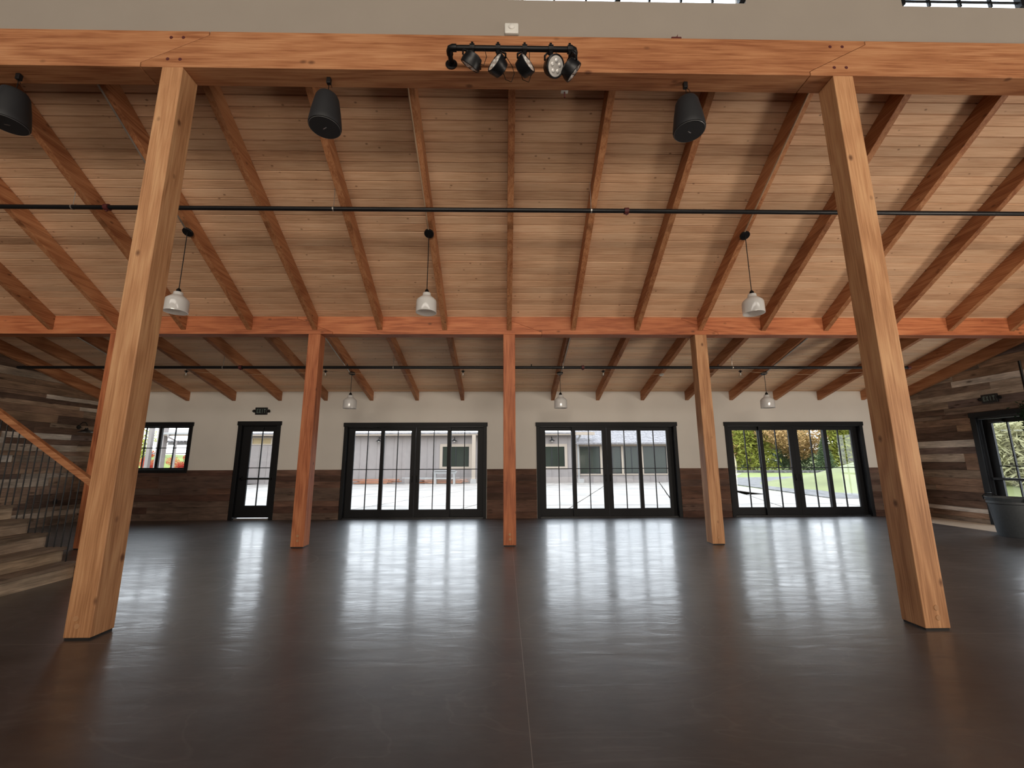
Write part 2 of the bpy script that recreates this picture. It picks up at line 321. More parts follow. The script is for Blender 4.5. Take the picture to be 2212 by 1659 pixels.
for (cx_, cy_, rr, ww) in ((-3.75, 5.35, 0.42, 0.012), (-3.35, 6.6, 0.55, 0.015), (-4.6, 6.3, 0.7, 0.012)):   # scuffed rings on the slab
    vm = N('ShaderNodeVectorMath'); vm.operation = 'DISTANCE'; L(ge.outputs['Position'], vm.inputs[0]); vm.inputs[1].default_value = (cx_, cy_, 0)
    a1 = N('ShaderNodeMath'); a1.operation = 'SUBTRACT'; a1.inputs[1].default_value = rr; L(vm.outputs['Value'], a1.inputs[0])
    a2 = N('ShaderNodeMath'); a2.operation = 'ABSOLUTE'; L(a1.outputs[0], a2.inputs[0])
    a3 = N('ShaderNodeMapRange'); L(a2.outputs[0], a3.inputs['Value']); a3.inputs['From Min'].default_value = ww * 0.4; a3.inputs['From Max'].default_value = ww * 1.6; a3.inputs['To Min'].default_value = 0.16; a3.inputs['To Max'].default_value = 0
    m3 = N('ShaderNodeMix'); m3.data_type = 'RGBA'; L(a3.outputs[0], m3.inputs['Factor']); L(colr, m3.inputs['A']); m3.inputs['B'].default_value = (0.3, 0.28, 0.26, 1); colr = m3.outputs['Result']
rg = noise(0.75, 3, (0.8, 1.5, 1), 0.5, 1.6)
a1 = N('ShaderNodeMath'); a1.operation = 'SUBTRACT'; a1.inputs[1].default_value = 0.5; L(rg, a1.inputs[0]); a2 = N('ShaderNodeMath'); a2.operation = 'ABSOLUTE'; L(a1.outputs[0], a2.inputs[0])
a3 = N('ShaderNodeMapRange'); L(a2.outputs[0], a3.inputs['Value']); a3.inputs['From Min'].default_value = 0.002; a3.inputs['From Max'].default_value = 0.012; a3.inputs['To Min'].default_value = 0.07; a3.inputs['To Max'].default_value = 0
m3 = N('ShaderNodeMix'); m3.data_type = 'RGBA'; L(a3.outputs[0], m3.inputs['Factor']); L(colr, m3.inputs['A']); m3.inputs['B'].default_value = (0.3, 0.28, 0.27, 1); colr = m3.outputs['Result']
L(colr, b.inputs['Base Color'])
st = noise(2.2, 7, (0.35, 1.6, 1), 0.65, 0.8)
mr = N('ShaderNodeMapRange'); L(st, mr.inputs['Value']); mr.inputs['From Min'].default_value = 0.32; mr.inputs['From Max'].default_value = 0.68; mr.inputs['To Min'].default_value = 0.11; mr.inputs['To Max'].default_value = 0.24
L(mr.outputs[0], b.inputs['Coat Roughness']);  b.inputs['Roughness'].default_value = 0.42
b.inputs['Specular IOR Level'].default_value = 0.75
cw = noise(3.6, 8, (0.5, 2.2, 1), 0.7, 1.2); mr = N('ShaderNodeMapRange'); L(cw, mr.inputs['Value']); mr.inputs['From Min'].default_value = 0.34; mr.inputs['From Max'].default_value = 0.66; mr.inputs['To Min'].default_value = 0.24; mr.inputs['To Max'].default_value = 0.58
L(mr.outputs[0], b.inputs['Coat Weight'])
bn = noise(5.0, 6, (0.45, 1.5, 1), 0.6, 0.6); bp = N('ShaderNodeBump'); bp.inputs['Strength'].default_value = 0.10; bp.inputs['Distance'].default_value = 0.012
L(bn, bp.inputs['Height']); L(bp.outputs[0], b.inputs['Normal'])
bp2 = N('ShaderNodeBump'); bp2.inputs['Strength'].default_value = 0.24; bp2.inputs['Distance'].default_value = 0.012; L(bn, bp2.inputs['Height']); L(bp2.outputs[0], b.inputs['Coat Normal']); M['floor'] = m
M['joint'] = plain('joint_filler', (0.30, 0.28, 0.26), 0.35)
M['joint'].node_tree.nodes['Principled BSDF'].inputs['Coat Weight'].default_value = 0.5
M['joint'].node_tree.nodes['Principled BSDF'].inputs['Coat Roughness'].default_value = 0.2
# outdoor
M['patio'] = plain('patio_concrete', (0.205, 0.180, 0.158), 0.75, noise=0.2, nscale=0.9)
M['gravel'] = plain('gravel', (0.16, 0.15, 0.145), 0.9, noise=0.55, nscale=2.4)
M['rubble'] = plain('rubble', (0.09, 0.083, 0.08), 0.9, noise=0.6, nscale=3.2)
M['grass'] = plain('meadow_grass', (0.125, 0.15, 0.026), 0.9, noise=0.3, nscale=0.8)
M['hill'] = plain('hill_grass', (0.115, 0.125, 0.036), 0.9, noise=0.35, nscale=0.25)
M['siding'] = plain('grey_siding', (0.185, 0.158, 0.145), 0.8, noise=0.05, nscale=3)
M['cream'] = plain('cream_trim', (0.27, 0.215, 0.165), 0.7)
M['pale'] = plain('pale_paint', (0.22, 0.21, 0.20), 0.6)
M['roofm'] = plain('shingle', (0.17, 0.155, 0.155), 0.85, noise=0.3, nscale=9)
M['extglass'] = plain('dark_window', (0.018, 0.022, 0.016), 0.12, spec=0.25)
M['blindy'] = plain('lit_blind', (0.2, 0.14, 0.06), 0.6)
def leafmat(name, a, b_):
    m, t, b, out = newmat(name); N = t.nodes.new; L = t.links.new
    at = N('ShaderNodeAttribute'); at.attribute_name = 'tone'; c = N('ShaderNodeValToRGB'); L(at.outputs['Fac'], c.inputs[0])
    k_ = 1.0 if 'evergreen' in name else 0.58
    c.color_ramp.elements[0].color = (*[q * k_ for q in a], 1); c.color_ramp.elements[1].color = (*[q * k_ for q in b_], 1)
    L(c.outputs[0], b.inputs['Base Color']); b.inputs['Roughness'].default_value = 0.8; b.inputs['Specular IOR Level'].default_value = 0.15
    tl = N('ShaderNodeBsdfTranslucent'); L(c.outputs[0], tl.inputs[0]); mx = N('ShaderNodeMixShader'); mx.inputs[0].default_value = 0.3
    L(b.outputs[0], mx.inputs[1]); L(tl.outputs[0], mx.inputs[2]); L(mx.outputs[0], out.inputs[0]); return m
M['leaf_y'] = leafmat('leaves_yellow_green', (0.16, 0.19, 0.03), (0.62, 0.60, 0.11))
M['leaf_g'] = leafmat('leaves_dark_green', (0.05, 0.10, 0.05), (0.24, 0.30, 0.14))
M['leaf_o'] = leafmat('leaves_rust', (0.30, 0.17, 0.06), (0.78, 0.50, 0.22))
M['leaf_r'] = leafmat('leaves_red', (0.55, 0.03, 0.02), (0.95, 0.16, 0.10))
M['leaf_s'] = leafmat('reeds_straw', (0.22, 0.21, 0.07), (0.70, 0.66, 0.38))
M['leaf_d'] = leafmat('leaves_evergreen', (0.008, 0.02, 0.010), (0.03, 0.07, 0.035))
M['bark'] = plain('bark', (0.12, 0.08, 0.06), 0.9, noise=0.3, nscale=4)

# ================================================================== STRUCTURE
# ---- floor: slabs with recessed control joints
fl = MB().box(XL - 0.3, XR + 0.4, -30, YW + 0.2, -0.25, -0.0003).build('floor', M['joint']); tag(fl, kind='structure')
g = 0.0017
xs = [XL - 0.1, 0.137, XR + 0.2]; ys = [-30, 3.80, 11.40]
for i in range(2):
    for j in range(2):
        MB().box(xs[i] + g, xs[i + 1] - g, ys[j] + g, ys[j + 1] - g, -0.0003, 0).build('slab', M['floor'], fl)

# ---- back wall with openings
DOORS = [(-2.352,), (2.738,), (7.815,)]
HW = 1.885; ZD = 2.467
ops = [(-9.98, -8.22, 1.20, 2.45)] + [(-7.0, -5.93, 0, 2.45)] + [(c[0] - HW + 0.02, c[0] + HW - 0.02, 0, 2.45) for c in DOORS]
wb = MB(); x = XL
for (a, b_, z0, z1) in ops:
    wb.box(x, a, YW, YW + 0.2, 0, 3.45)
    wb.box(a, b_, YW, YW + 0.2, z1, 3.45)
    if z0 > 0: wb.box(a, b_, YW, YW + 0.2, 0, z0)
    x = b_
wb.box(x, XR, YW, YW + 0.2, 0, 3.45)
wall_back = wb.build('wall_back', M['white_wall']); tag(wall_back, kind='structure')
# wainscot boards on the back wall
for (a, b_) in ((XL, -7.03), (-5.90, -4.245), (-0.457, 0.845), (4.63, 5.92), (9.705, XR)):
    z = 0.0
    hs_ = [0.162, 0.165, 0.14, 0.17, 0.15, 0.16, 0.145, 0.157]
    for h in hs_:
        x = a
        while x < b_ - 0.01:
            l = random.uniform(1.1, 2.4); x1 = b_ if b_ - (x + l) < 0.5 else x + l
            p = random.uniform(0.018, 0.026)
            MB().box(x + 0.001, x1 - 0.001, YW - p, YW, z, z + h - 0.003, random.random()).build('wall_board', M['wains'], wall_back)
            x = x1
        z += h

# ---- side walls: base panel + reclaimed boards
def inv_deck(z):       # furthest y at which the roof underside is still above z
    if z <= lo_deck(YW): return YW
    y = YW - (z - lo_deck(YW)) / 0.28
    if y > YK: return y
    return YM - (z - 0.27 - 3.887) / 0.60
Y0S = 3.0
def side_wall(name, X, sgn, opening=None):
    w = MB(); t0, t1 = (X, X + sgn * 0.25)
    def seg(ya, yb, za=None):
        # polygon in (y,z) under the roof line
        pts = [(ya, 0 if za is None else za), (yb, 0 if za is None else za), (yb, deck(yb))]
        if ya < YK < yb: pts.append((YK, deck(YK)))
        pts.append((ya, deck(ya)))
        w.prism(pts, 0, min(t0, t1), max(t0, t1))
    if opening:
        ya, yb, z1 = opening
        seg(Y0S, ya); seg(yb, YW + 0.2 if False else YW); seg(ya, yb, z1)
    else: seg(Y0S, YW)
    w.box(min(t0, t1), max(t0, t1), -30, Y0S, 0, 8.5)
    o = w.build(name, M['dark']); tag(o, kind='structure')
    z = 0.0
    while z < 6.2:
        h = random.choice([0.10, 0.13, 0.15, 0.17, 0.19, 0.20]); z1 = z + h
        def ranges():
            if opening and z < opening[2] + 0.02: return [(Y0S, opening[0] - 0.02), (opening[1] + 0.02, 99)]
            return [(Y0S, 99)]
        for (ra, rb) in ranges():
            e0, e1 = min(rb, inv_deck(z)), min(rb, inv_deck(z1))
            y = ra - random.uniform(0, 1.5)
            while y < e0 - 0.02:
                l = random.uniform(1.0, 3.2); ya, yb0, yb1 = max(y, ra), min(y + l, e0), min(y + l, e1)
                if yb0 - ya > 0.04:
                    if yb1 < ya + 0.01: yb1 = ya + 0.01
                    p = random.uniform(0.018, 0.034)
                    xa, xb = (X - sgn * p, X) if sgn > 0 else (X, X + p)
                    MB().prism([(ya + 0.001, z), (yb0 - 0.001, z), (yb1 - 0.001, z1 - 0.005), (ya + 0.001, z1 - 0.005)], 0, xa, xb, random.random()).build('wall_board', M['barn'], o)
                y += l
        z = z1
    return o
wall_left = side_wall('wall_left', XL, -1)
wall_right = side_wall('wall_right', XR, 1, (8.49, 9.58, 2.40))

# ---- upper wall above the near beam with clerestory windows
uw = MB(); WZ0, WZ1 = 6.625, 7.50; x = XL
UW = [(-9.9, -6.8), (-5.04, -1.94), (-0.16, 2.79), (4.62, 7.70)]
UW = [(-9.98, -7.03), (-5.05, -2.10), (-0.16, 2.79), (4.62, 7.57)]
Ya, Yb_ = 3.905, 4.09
for a, b_ in UW:
    uw.box(x, a, Ya, Yb_, ZNT, 8.3); uw.box(a, b_, Ya, Yb_, ZNT, WZ0); uw.box(a, b_, Ya, Yb_, WZ1, 8.3); x = b_
uw.box(x, XR, Ya, Yb_, ZNT, 8.3)
wall_upper = uw.build('wall_upper', M['white_dimmed']); tag(wall_upper, kind='structure')
for i, (a, b_) in enumerate(UW):
    w = empty('window_%d' % (i + 2), ((a + b_) / 2, 4.0, WZ0)); tag(w, kind='structure')
    f = MB(); f.box(a, b_, 3.935, 3.955, WZ0 + 0.115, WZ0 + 0.13).box(a, b_, 3.915, 3.975, WZ1 - 0.05, WZ1)
    for xx in (a, (a + b_) / 2 - 0.03, b_ - 0.06): f.box(xx, xx + 0.06, 3.915, 3.975, WZ0 + 0.05, WZ1 - 0.05)
    f.build('window_frame', M['black'], w)
    q = MB()
    for k in (1, 2, 3, 5, 6, 7):
        xx = a + (b_ - a) * k / 8
        if k != 4: q.box(xx - 0.011, xx + 0.011, 4.02, 4.05, WZ0 + 0.05, WZ1 - 0.05)
    MB().box(a + .06, b_ - .06, 3.93, 3.96, (WZ0 + WZ1) / 2 - 0.011, (WZ0 + WZ1) / 2 + 0.011).build('muntin', M['black'], w)
    for k in (1, 2, 3, 5, 6, 7):
        xx = a + (b_ - a) * k / 8
        MB().box(xx - 0.011, xx + 0.011, 3.931, 3.959, WZ0 + 0.05, WZ1 - 0.05).build('muntin', M['black'], w)
    MB().box(a + 0.05, b_ - 0.05, 3.943, 3.948, WZ0, WZ1 - 0.04).build('glass', M['glass'], w)

# ---- ceiling: roof slab, deck boards under it
ce = MB()
ce.prism([(4.09, up_deck(4.09) + 0.04), (YK, up_deck(YK) + 0.04), (YK, 4.6), (4.09, 6.50)], 0, XL - 0.25, XR + 0.25)
ce.prism([(YK, lo_deck(YK) + 0.04), (YW + 0.9, lo_deck(YW + 0.9) + 0.04), (YW + 0.9, lo_deck(YW + 0.9) + 0.3), (YK, 4.6)], 0, XL - 0.25, XR + 0.25)
ce.prism([(4.09, 8.3), (-30, 8.3), (-30, 8.5), (4.09, 8.5)], 0, XL - 0.25, XR + 0.25)
ceil = ce.build('ceiling', M['dark']); tag(ceil, kind='structure')
DY = 0.1124; y = 4.583 - DY * 5
while y < YK - 0.02:
    y1 = min(y + DY, YK)
    ya = max(y, 4.095)
    if y1 > ya + 0.02:
        cuts = [XL] + sorted(XC + S * n + random.choice([0, 0]) for n in random.sample(range(-8, 9), random.choice([2, 3, 3, 4]))) + [XR]
        for a, b_ in zip(cuts[:-1], cuts[1:]):
            dz = random.uniform(0, 0.003)
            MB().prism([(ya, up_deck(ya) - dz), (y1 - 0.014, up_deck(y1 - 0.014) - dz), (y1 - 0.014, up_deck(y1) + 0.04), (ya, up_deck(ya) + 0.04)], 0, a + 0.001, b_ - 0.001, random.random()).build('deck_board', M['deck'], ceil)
    y = y1
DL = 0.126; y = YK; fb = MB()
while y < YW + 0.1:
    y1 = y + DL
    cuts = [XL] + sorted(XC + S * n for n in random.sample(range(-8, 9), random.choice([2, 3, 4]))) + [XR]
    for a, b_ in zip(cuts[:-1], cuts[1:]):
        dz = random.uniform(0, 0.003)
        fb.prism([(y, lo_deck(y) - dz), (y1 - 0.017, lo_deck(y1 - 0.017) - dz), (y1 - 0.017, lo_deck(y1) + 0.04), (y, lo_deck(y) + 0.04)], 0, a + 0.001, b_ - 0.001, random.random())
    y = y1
o = fb.build('low_slope_decking', M['deck_brightened'], ceil); tag(o, kind='stuff')
# rear wall of the hall, behind the camera
tag(MB().box(XL - 0.25, XR + 0.25, -30.2, -30, 0, 8.5).build('wall_rear', M['white_wall']), kind='structure')

# ================================================================== OPENINGS IN THE BACK WALL
def casing(parent, x0, x1, z0, z1, w=0.085, yf=YW - 0.03, sill=False):
    MB().box(x0 - 0.02, x1 + 0.02, yf - 0.008, YW, z1 - 0.105, z1).build('head_casing', M['black'], parent, bevel=0.003)
    for a, b_ in ((x0, x0 + w), (x1 - w, x1)):
        MB().box(a, b_, yf, YW, z0 + (0.085 if sill else 0), z1 - 0.105).build('side_casing', M['black'], parent, bevel=0.003)
    if sill: MB().box(x0 - 0.0, x1 + 0.0, yf - 0.006, YW, z0, z0 + 0.085).build('sill_casing', M['black'], parent, bevel=0.003)
    # jamb liner through the wall
    j = MB(); jt = 0.03
    j.box(x0 + 0.02, x0 + w - 0.0, YW, YW + 0.19, z0, z1 - 0.02).box(x1 - w + 0.0, x1 - 0.02, YW, YW + 0.19, z0, z1 - 0.02)
    j.box(x0 + w, x1 - w, YW, YW + 0.19, z1 - 0.12, z1 - 0.02)
    if sill: j.box(x0 + w, x1 - w, YW, YW + 0.19, z0, z0 + 0.085)
    j.build('jamb', M['blacks'], parent)
def leaf(parent, name, x0, x1, z0, z1, gx0, gx1, gz0, gz1, yc, mz, th=0.042, vm=1):
    f = MB(); y0, y1 = yc - th / 2, yc + th / 2
    f.box(x0, gx0, y0, y1, z0, z1).box(gx1, x1, y0, y1, z0, z1).box(gx0, gx1, y0, y1, gz1, z1).box(gx0, gx1, y0, y1, z0, gz0)
    o = f.build(name, M['black'], parent)
    MB().box(gx0 - 0.004, gx1 + 0.004, yc - 0.004, yc + 0.004, gz0 - 0.004, gz1 + 0.004).build('glass', M['glass'], o)
    mzs = mz if isinstance(mz, (list, tuple)) else [mz]
    for zz in mzs: MB().box(gx0, gx1, yc - 0.016, yc + 0.016, zz - 0.010, zz + 0.010).build('muntin', M['black'], o)
    for k in range(vm):
        xm = gx0 + (gx1 - gx0) * (k + 1) / (vm + 1); MB().box(xm - 0.010, xm + 0.010, yc - 0.0165, yc + 0.0165, gz0, gz1).build('muntin', M['black'], o)
    return o
OFF = [(-1.637, -0.938), (-0.834, -0.123), (0.123, 0.834), (0.938, 1.637)]
for i, (c,) in enumerate(DOORS):
    d = empty('door_%d' % (i + 1), (c, YW, 0)); tag(d, kind='structure')
    casing(d, c - HW, c + HW, 0, ZD)
    for k, (a, b_) in enumerate(OFF):
        outer = k in (0, 3)
        x0 = c - 1.80 if k == 0 else c + a - (0.12 if k == 2 else 0.095)
        x1 = c + 1.80 if k == 3 else c + b_ + (0.12 if k == 1 else 0.095)
        yc = YW + (0.125 if outer else 0.070)
        p = leaf(d, 'door_panel', x0, x1, 0.035, 2.345, c + a, c + b_, 0.228, 2.25, yc, 1.246)
        if k in (1, 2):
            hx = c + (-0.062 if k == 1 else 0.062)
            MB().tube([(hx, yc - 0.021, 0.92), (hx, yc - 0.05, 0.95), (hx, yc - 0.055, 1.0), (hx, yc - 0.05, 1.05), (hx, yc - 0.021, 1.08)], 0.009, 8).build('handle', M['iron'], p, smooth=True)
    tk = MB().box(c - HW + 0.085, c + HW - 0.085, YW + 0.02, YW + 0.18, 0, 0.034).build('threshold', M['blacks'], d)
# narrow single door
d = empty('door_4', (-6.465, YW, 0)); tag(d, kind='structure')
casing(d, -7.02, -5.91, 0, 2.51, w=0.1)
p = leaf(d, 'door_panel', -6.92, -6.01, 0.045, 2.40, -6.70, -6.135, 0.348, 2.243, YW + 0.09, 1.30)
MB().box(-6.86, -6.06, YW + 0.02, YW + 0.06, 1.00, 1.05).box(-6.87, -6.82, YW + 0.02, YW + 0.07, 0.97, 1.08).build('push_bar', M['iron'], p, bevel=0.004)
MB().box(-6.62, -6.38, YW + 0.02, YW + 0.068, 2.29, 2.36).build('door_closer', M['blacks'], p, bevel=0.004)
MB().box(-6.9, -6.02, YW + 0.0, YW + 0.17, 0, 0.035).build('threshold', M['silver'], d)
# left window
w1 = empty('window_1', (-9.1, YW, 1.18)); tag(w1, kind='structure')
casing(w1, -10.0, -8.205, 1.18, 2.49, sill=True)
leaf(w1, 'sash', -9.915, -9.105, 1.265, 2.37, -9.82, -9.13, 1.31, 2.345, YW + 0.10, 1.82, th=0.05)
leaf(w1, 'sash', -9.095, -8.29, 1.265, 2.37, -9.04, -8.355, 1.31, 2.345, YW + 0.08, 1.82, th=0.05)
# side door in the right wall
d = empty('door_5', (XR, 9.03, 0)); tag(d, kind='structure')
ya, yb = 8.42, 9.66
MB().box(XR - 0.045, XR, ya - 0.02, yb + 0.02, 2.405, 2.517).build('head_casing', M['black'], d, bevel=0.003)
for a, b_ in ((ya, ya + 0.11), (yb - 0.11, yb)): MB().box(XR - 0.04, XR, a, b_, 0, 2.405).build('side_casing', M['black'], d, bevel=0.003)
MB().box(XR, XR + 0.25, 8.5, 8.535, 0, 2.4).box(XR, XR + 0.25, 9.545, 9.58, 0, 2.4).box(XR, XR + 0.25, 8.535, 9.545, 2.36, 2.4).build('jamb', M['blacks'], d)
f = MB(); xc = XR + 0.12
f.box(xc - .022, xc + .022, 8.545, 8.74, 0.04, 2.355).box(xc - .022, xc + .022, 9.36, 9.535, 0.04, 2.355).box(xc - .022, xc + .022, 8.74, 9.36, 2.255, 2.355).box(xc - .022, xc + .022, 8.74, 9.36, 0.04, 0.36)
p = f.build('door_panel', M['black'], d)
MB().box(xc - .004, xc + .004, 8.735, 9.365, 0.355, 2.26).build('glass', M['glass'], p)
MB().box(xc - .017, xc + .017, 8.74, 9.36, 1.29, 1.31).build('muntin', M['black'], p)
MB().box(xc - .0175, xc + .0175, 9.055, 9.078, 0.36, 2.255).build('muntin', M['black'], p)
MB().box(xc - .09, xc - .03, 8.58, 9.50, 0.99, 1.045).build('push_bar', M['iron'], p, bevel=0.005)
MB().box(xc - .08, xc - .022, 9.1, 9.36, 2.27, 2.33).build('door_closer', M['iron'], p, bevel=0.004)
MB().box(XR, XR + 0.25, 8.535, 9.545, 0, 0.035).build('threshold', M['steel'], d)

# ================================================================== TIMBER FRAME
def plugs(b, pts, y, r=0.013): 
    for (px, pz) in pts: pass
# near posts
ORD = ['', 'first', 'second', 'third', 'fourth', 'fifth', 'sixth', 'seventh', 'eighth', 'ninth']
def post(x, y, ztop, mat, label, group, plug, name='timber_post'):
    r = empty(name, (x, y + PW / 2, 0)); tag(r, label, 'post', group)
    MB().box(x - PW / 2, x + PW / 2, y, y + PW, 0.014, ztop).build('shaft', mat, r, bevel=0.006)
    MB().box(x - PW / 2 + 0.008, x + PW / 2 - 0.008, y + 0.008, y + PW - 0.008, 0, 0.0139).build('base_plate', M['shoe'], r)
    for dx, dz in plug: MB().lathe([(0, 0.004), (0.021, 0.004), (0.024, 0.0), (0.024, -0.01)], (x + dx, y, dz), (0, -1, 0), 18).build('wood_plug', M['plug'], r, smooth=True)
    return r
post(XC - 3 * S, YN, ZNB - 0.001, M['post'], 'big orange timber post in front of the staircase, left of the light bar', 'tall foreground posts', [(-0.01, 0.105), (-0.03, 0.165)])
post(XC + 3 * S, YN, ZNB - 0.001, M['post'], 'big orange timber post at the right, before the right-hand sliding door', 'tall foreground posts', [(0.012, 0.18), (0.016, 0.10)])
ML = {-6: 'timber post mostly hidden behind the big left post, beside the stair rail', -3: 'reddish timber post standing between the narrow door and the left sliding door', 0: 'reddish knotty timber post in the middle, between the two sliding doors',
      3: 'lighter timber post with a big knot, between the middle and right sliding doors', 6: 'timber post hidden behind the big right post'}
for n in (-6, -3, 0, 3, 6):
    post(XC + n * S, YM, ZMB - 0.001, M['post'] if n in (3, 6) else M['post_red'], ML[n], 'posts under the middle beam', [(0.0, 0.195), (0.005, 0.115)] if n in (-3, 0, -6) else [(0.0, 0.12)])
# near beam: three timbers joined by long scarf joints
def beam(pts, y0, y1, mat, label, group, nails, zoff=0, extra=0):
    r = MB().prism(pts, 1, y0, y1).build('timber_beam', mat, bevel=0.004); tag(r, label, 'beam', group)
    for (px, pz) in nails:
        MB().lathe([(0, 0.003), (0.017, 0.003), (0.019, 0.0), (0.019, -0.01)], (px, y0, pz), (0, -1, 0), 14).build('wood_plug', M['redplate'], r, smooth=True)
    return r
e_ = 0.004
Aj = [(-3.909, ZNB), (-3.909, ZNB + 0.055), (-3.226, ZNT - 0.05), (-3.226, ZNT)]
Bj = [(3.385, ZNB), (3.385, ZNB + 0.05), (4.065, ZNT - 0.05), (4.065, ZNT)]
beam([(XL, ZNB), (Aj[0][0] - e_, ZNB), (Aj[1][0] - e_, Aj[1][1]), (Aj[2][0] - e_, Aj[2][1]), (Aj[3][0] - e_, ZNT), (XL, ZNT)], YN, YNB, M['beam'], 'left length of the heavy near beam, over the staircase', 'near beam timbers', [(-3.631, 6.010), (-3.50, 6.012)])
beam([(Aj[0][0] + e_, ZNB), (Bj[0][0] - e_, ZNB), (Bj[1][0] - e_, Bj[1][1]), (Bj[2][0] - e_, Bj[2][1]), (Bj[3][0] - e_, ZNT), (Aj[3][0] + e_, ZNT), (Aj[2][0] + e_, Aj[2][1]), (Aj[1][0] + e_, Aj[1][1])], YN, YNB, M['beam'],
     'middle length of the heavy near beam, carrying the light bar', 'near beam timbers', [(-3.631, 5.732), (-3.498, 5.73), (3.658, 6.012), (3.796, 6.014)])
beam([(Bj[0][0] + e_, ZNB), (XR, ZNB), (XR, ZNT), (Bj[3][0] + e_, ZNT), (Bj[2][0] + e_, Bj[2][1]), (Bj[1][0] + e_, Bj[1][1])], YN, YNB, M['beam'], 'right length of the heavy near beam, beyond the right scarf joint', 'near beam timbers', [(3.666, 5.737), (3.802, 5.739)])
# mid beam: four timbers
ZMT = 4.165
cutsx = [XL, -3.57, XC + 0.28, 3.75, XR]
def mcut(xm): return [(xm - 0.34, ZMT), (xm - 0.34, ZMT - 0.05), (xm + 0.34, ZMB + 0.04), (xm + 0.34, ZMB)]
labs = ['left length of the middle beam, crossing behind the big left post', 'middle beam length between the reddish left post and the middle post', 'middle beam length between the middle post and the knotty lighter post', 'right length of the middle beam, crossing behind the big right post']
for i in range(4):
    poly = []
    if i == 0: poly += [(XL, ZMT), (XL, ZMB)]
    else:
        c_ = mcut(cutsx[i]); poly += [(c_[0][0] + .002, ZMT), (c_[1][0] + .002, c_[1][1]), (c_[2][0] + .002, c_[2][1]), (c_[3][0] + .002, ZMB)]
    if i == 3: poly += [(XR, ZMB), (XR, ZMT)]
    else:
        c_ = mcut(cutsx[i + 1]); poly += [(c_[3][0] - .002, ZMB), (c_[2][0] - .002, c_[2][1]), (c_[1][0] - .002, c_[1][1]), (c_[0][0] - .002, ZMT)]
    beam(poly, YM, YMB, M['beam_red'], labs[i], 'middle beam timbers', [])
# rafters
RW = 0.045
def rafter(n, up):
    x = XC + n * S
    x = min(max(x, XL + 0.10), XR - 0.10)
    if up: pts = [(YNB - 0.05, up_raf(YNB - 0.05)), (YM, up_raf(YM)), (YM, up_deck(YM) - 0.004), (YNB - 0.05, up_deck(YNB - 0.05) - 0.004)]
    else: pts = [(YMB, lo_raf(YMB)), (YW, lo_raf(YW)), (YW, lo_deck(YW) - 0.004), (YMB, lo_deck(YMB) - 0.004)]
    o = MB().prism(pts, 0, x - RW, x + RW).build('rafter', M['rafter'], bevel=0.004, org=(x, pts[0][0], pts[1][1]))
    return o
for up in (True, False):
    proto = rafter(0, up); gname = 'upper slope rafters' if up else 'lower slope rafters'
    where = 'upper ceiling slope between the near and middle beams' if up else 'lower ceiling slope'
    for n in range(-9, 10):
        if n == 0: o = proto
        else:
            x = min(max(XC + n * S, XL + 0.10), XR - 0.10)
            o = copy_tree(proto, (x, proto.location.y, proto.location.z))
        if n == 0: lb = 'timber rafter on the %s, straight above the middle post' % where.replace(' between the near and middle beams', '')
        else: lb = '%s timber rafter %s of the middle post line, %s' % (ORD[abs(n)], 'left' if n < 0 else 'right', 'upper slope' if up else 'lower slope')
        tag(o, lb, 'rafter', gname)

# conduits along rafters to the pendants
def conduit(x, ya, yb, up, mat, label):
    f = up_raf if up else lo_raf
    off = 0.012
    o = MB().tube([(x, ya, f(ya) - off), (x, yb, f(yb) - off)], 0.011, 8).build('conduit', M[mat], smooth=True)
    tag(o, label, 'conduit', 'electrical conduits under the rafters')
for n, lab in ((-4, 'thin conduit running down to the left upper pendant light'), (-1, 'thin conduit running down to the middle upper pendant light'), (3, 'thin conduit running down to the right upper pendant light')):
    conduit(XC + n * S - 0.03, YNB + 0.02, 5.88, True, 'steel' if n == -4 else 'conduit', lab)
for n, lab in ((-7, 'thin pale conduit on a lower rafter left of the big left post'), (-3, 'bright conduit running down to the left lower pendant light'), (1, 'bright conduit running down to the middle lower pendant light'), (5, 'bright conduit running down to the right lower pendant light')):
    conduit(XC + n * S + (-0.03 if n < 0 else 0.02), YMB + 0.02, 9.62, False, 'steel', lab)

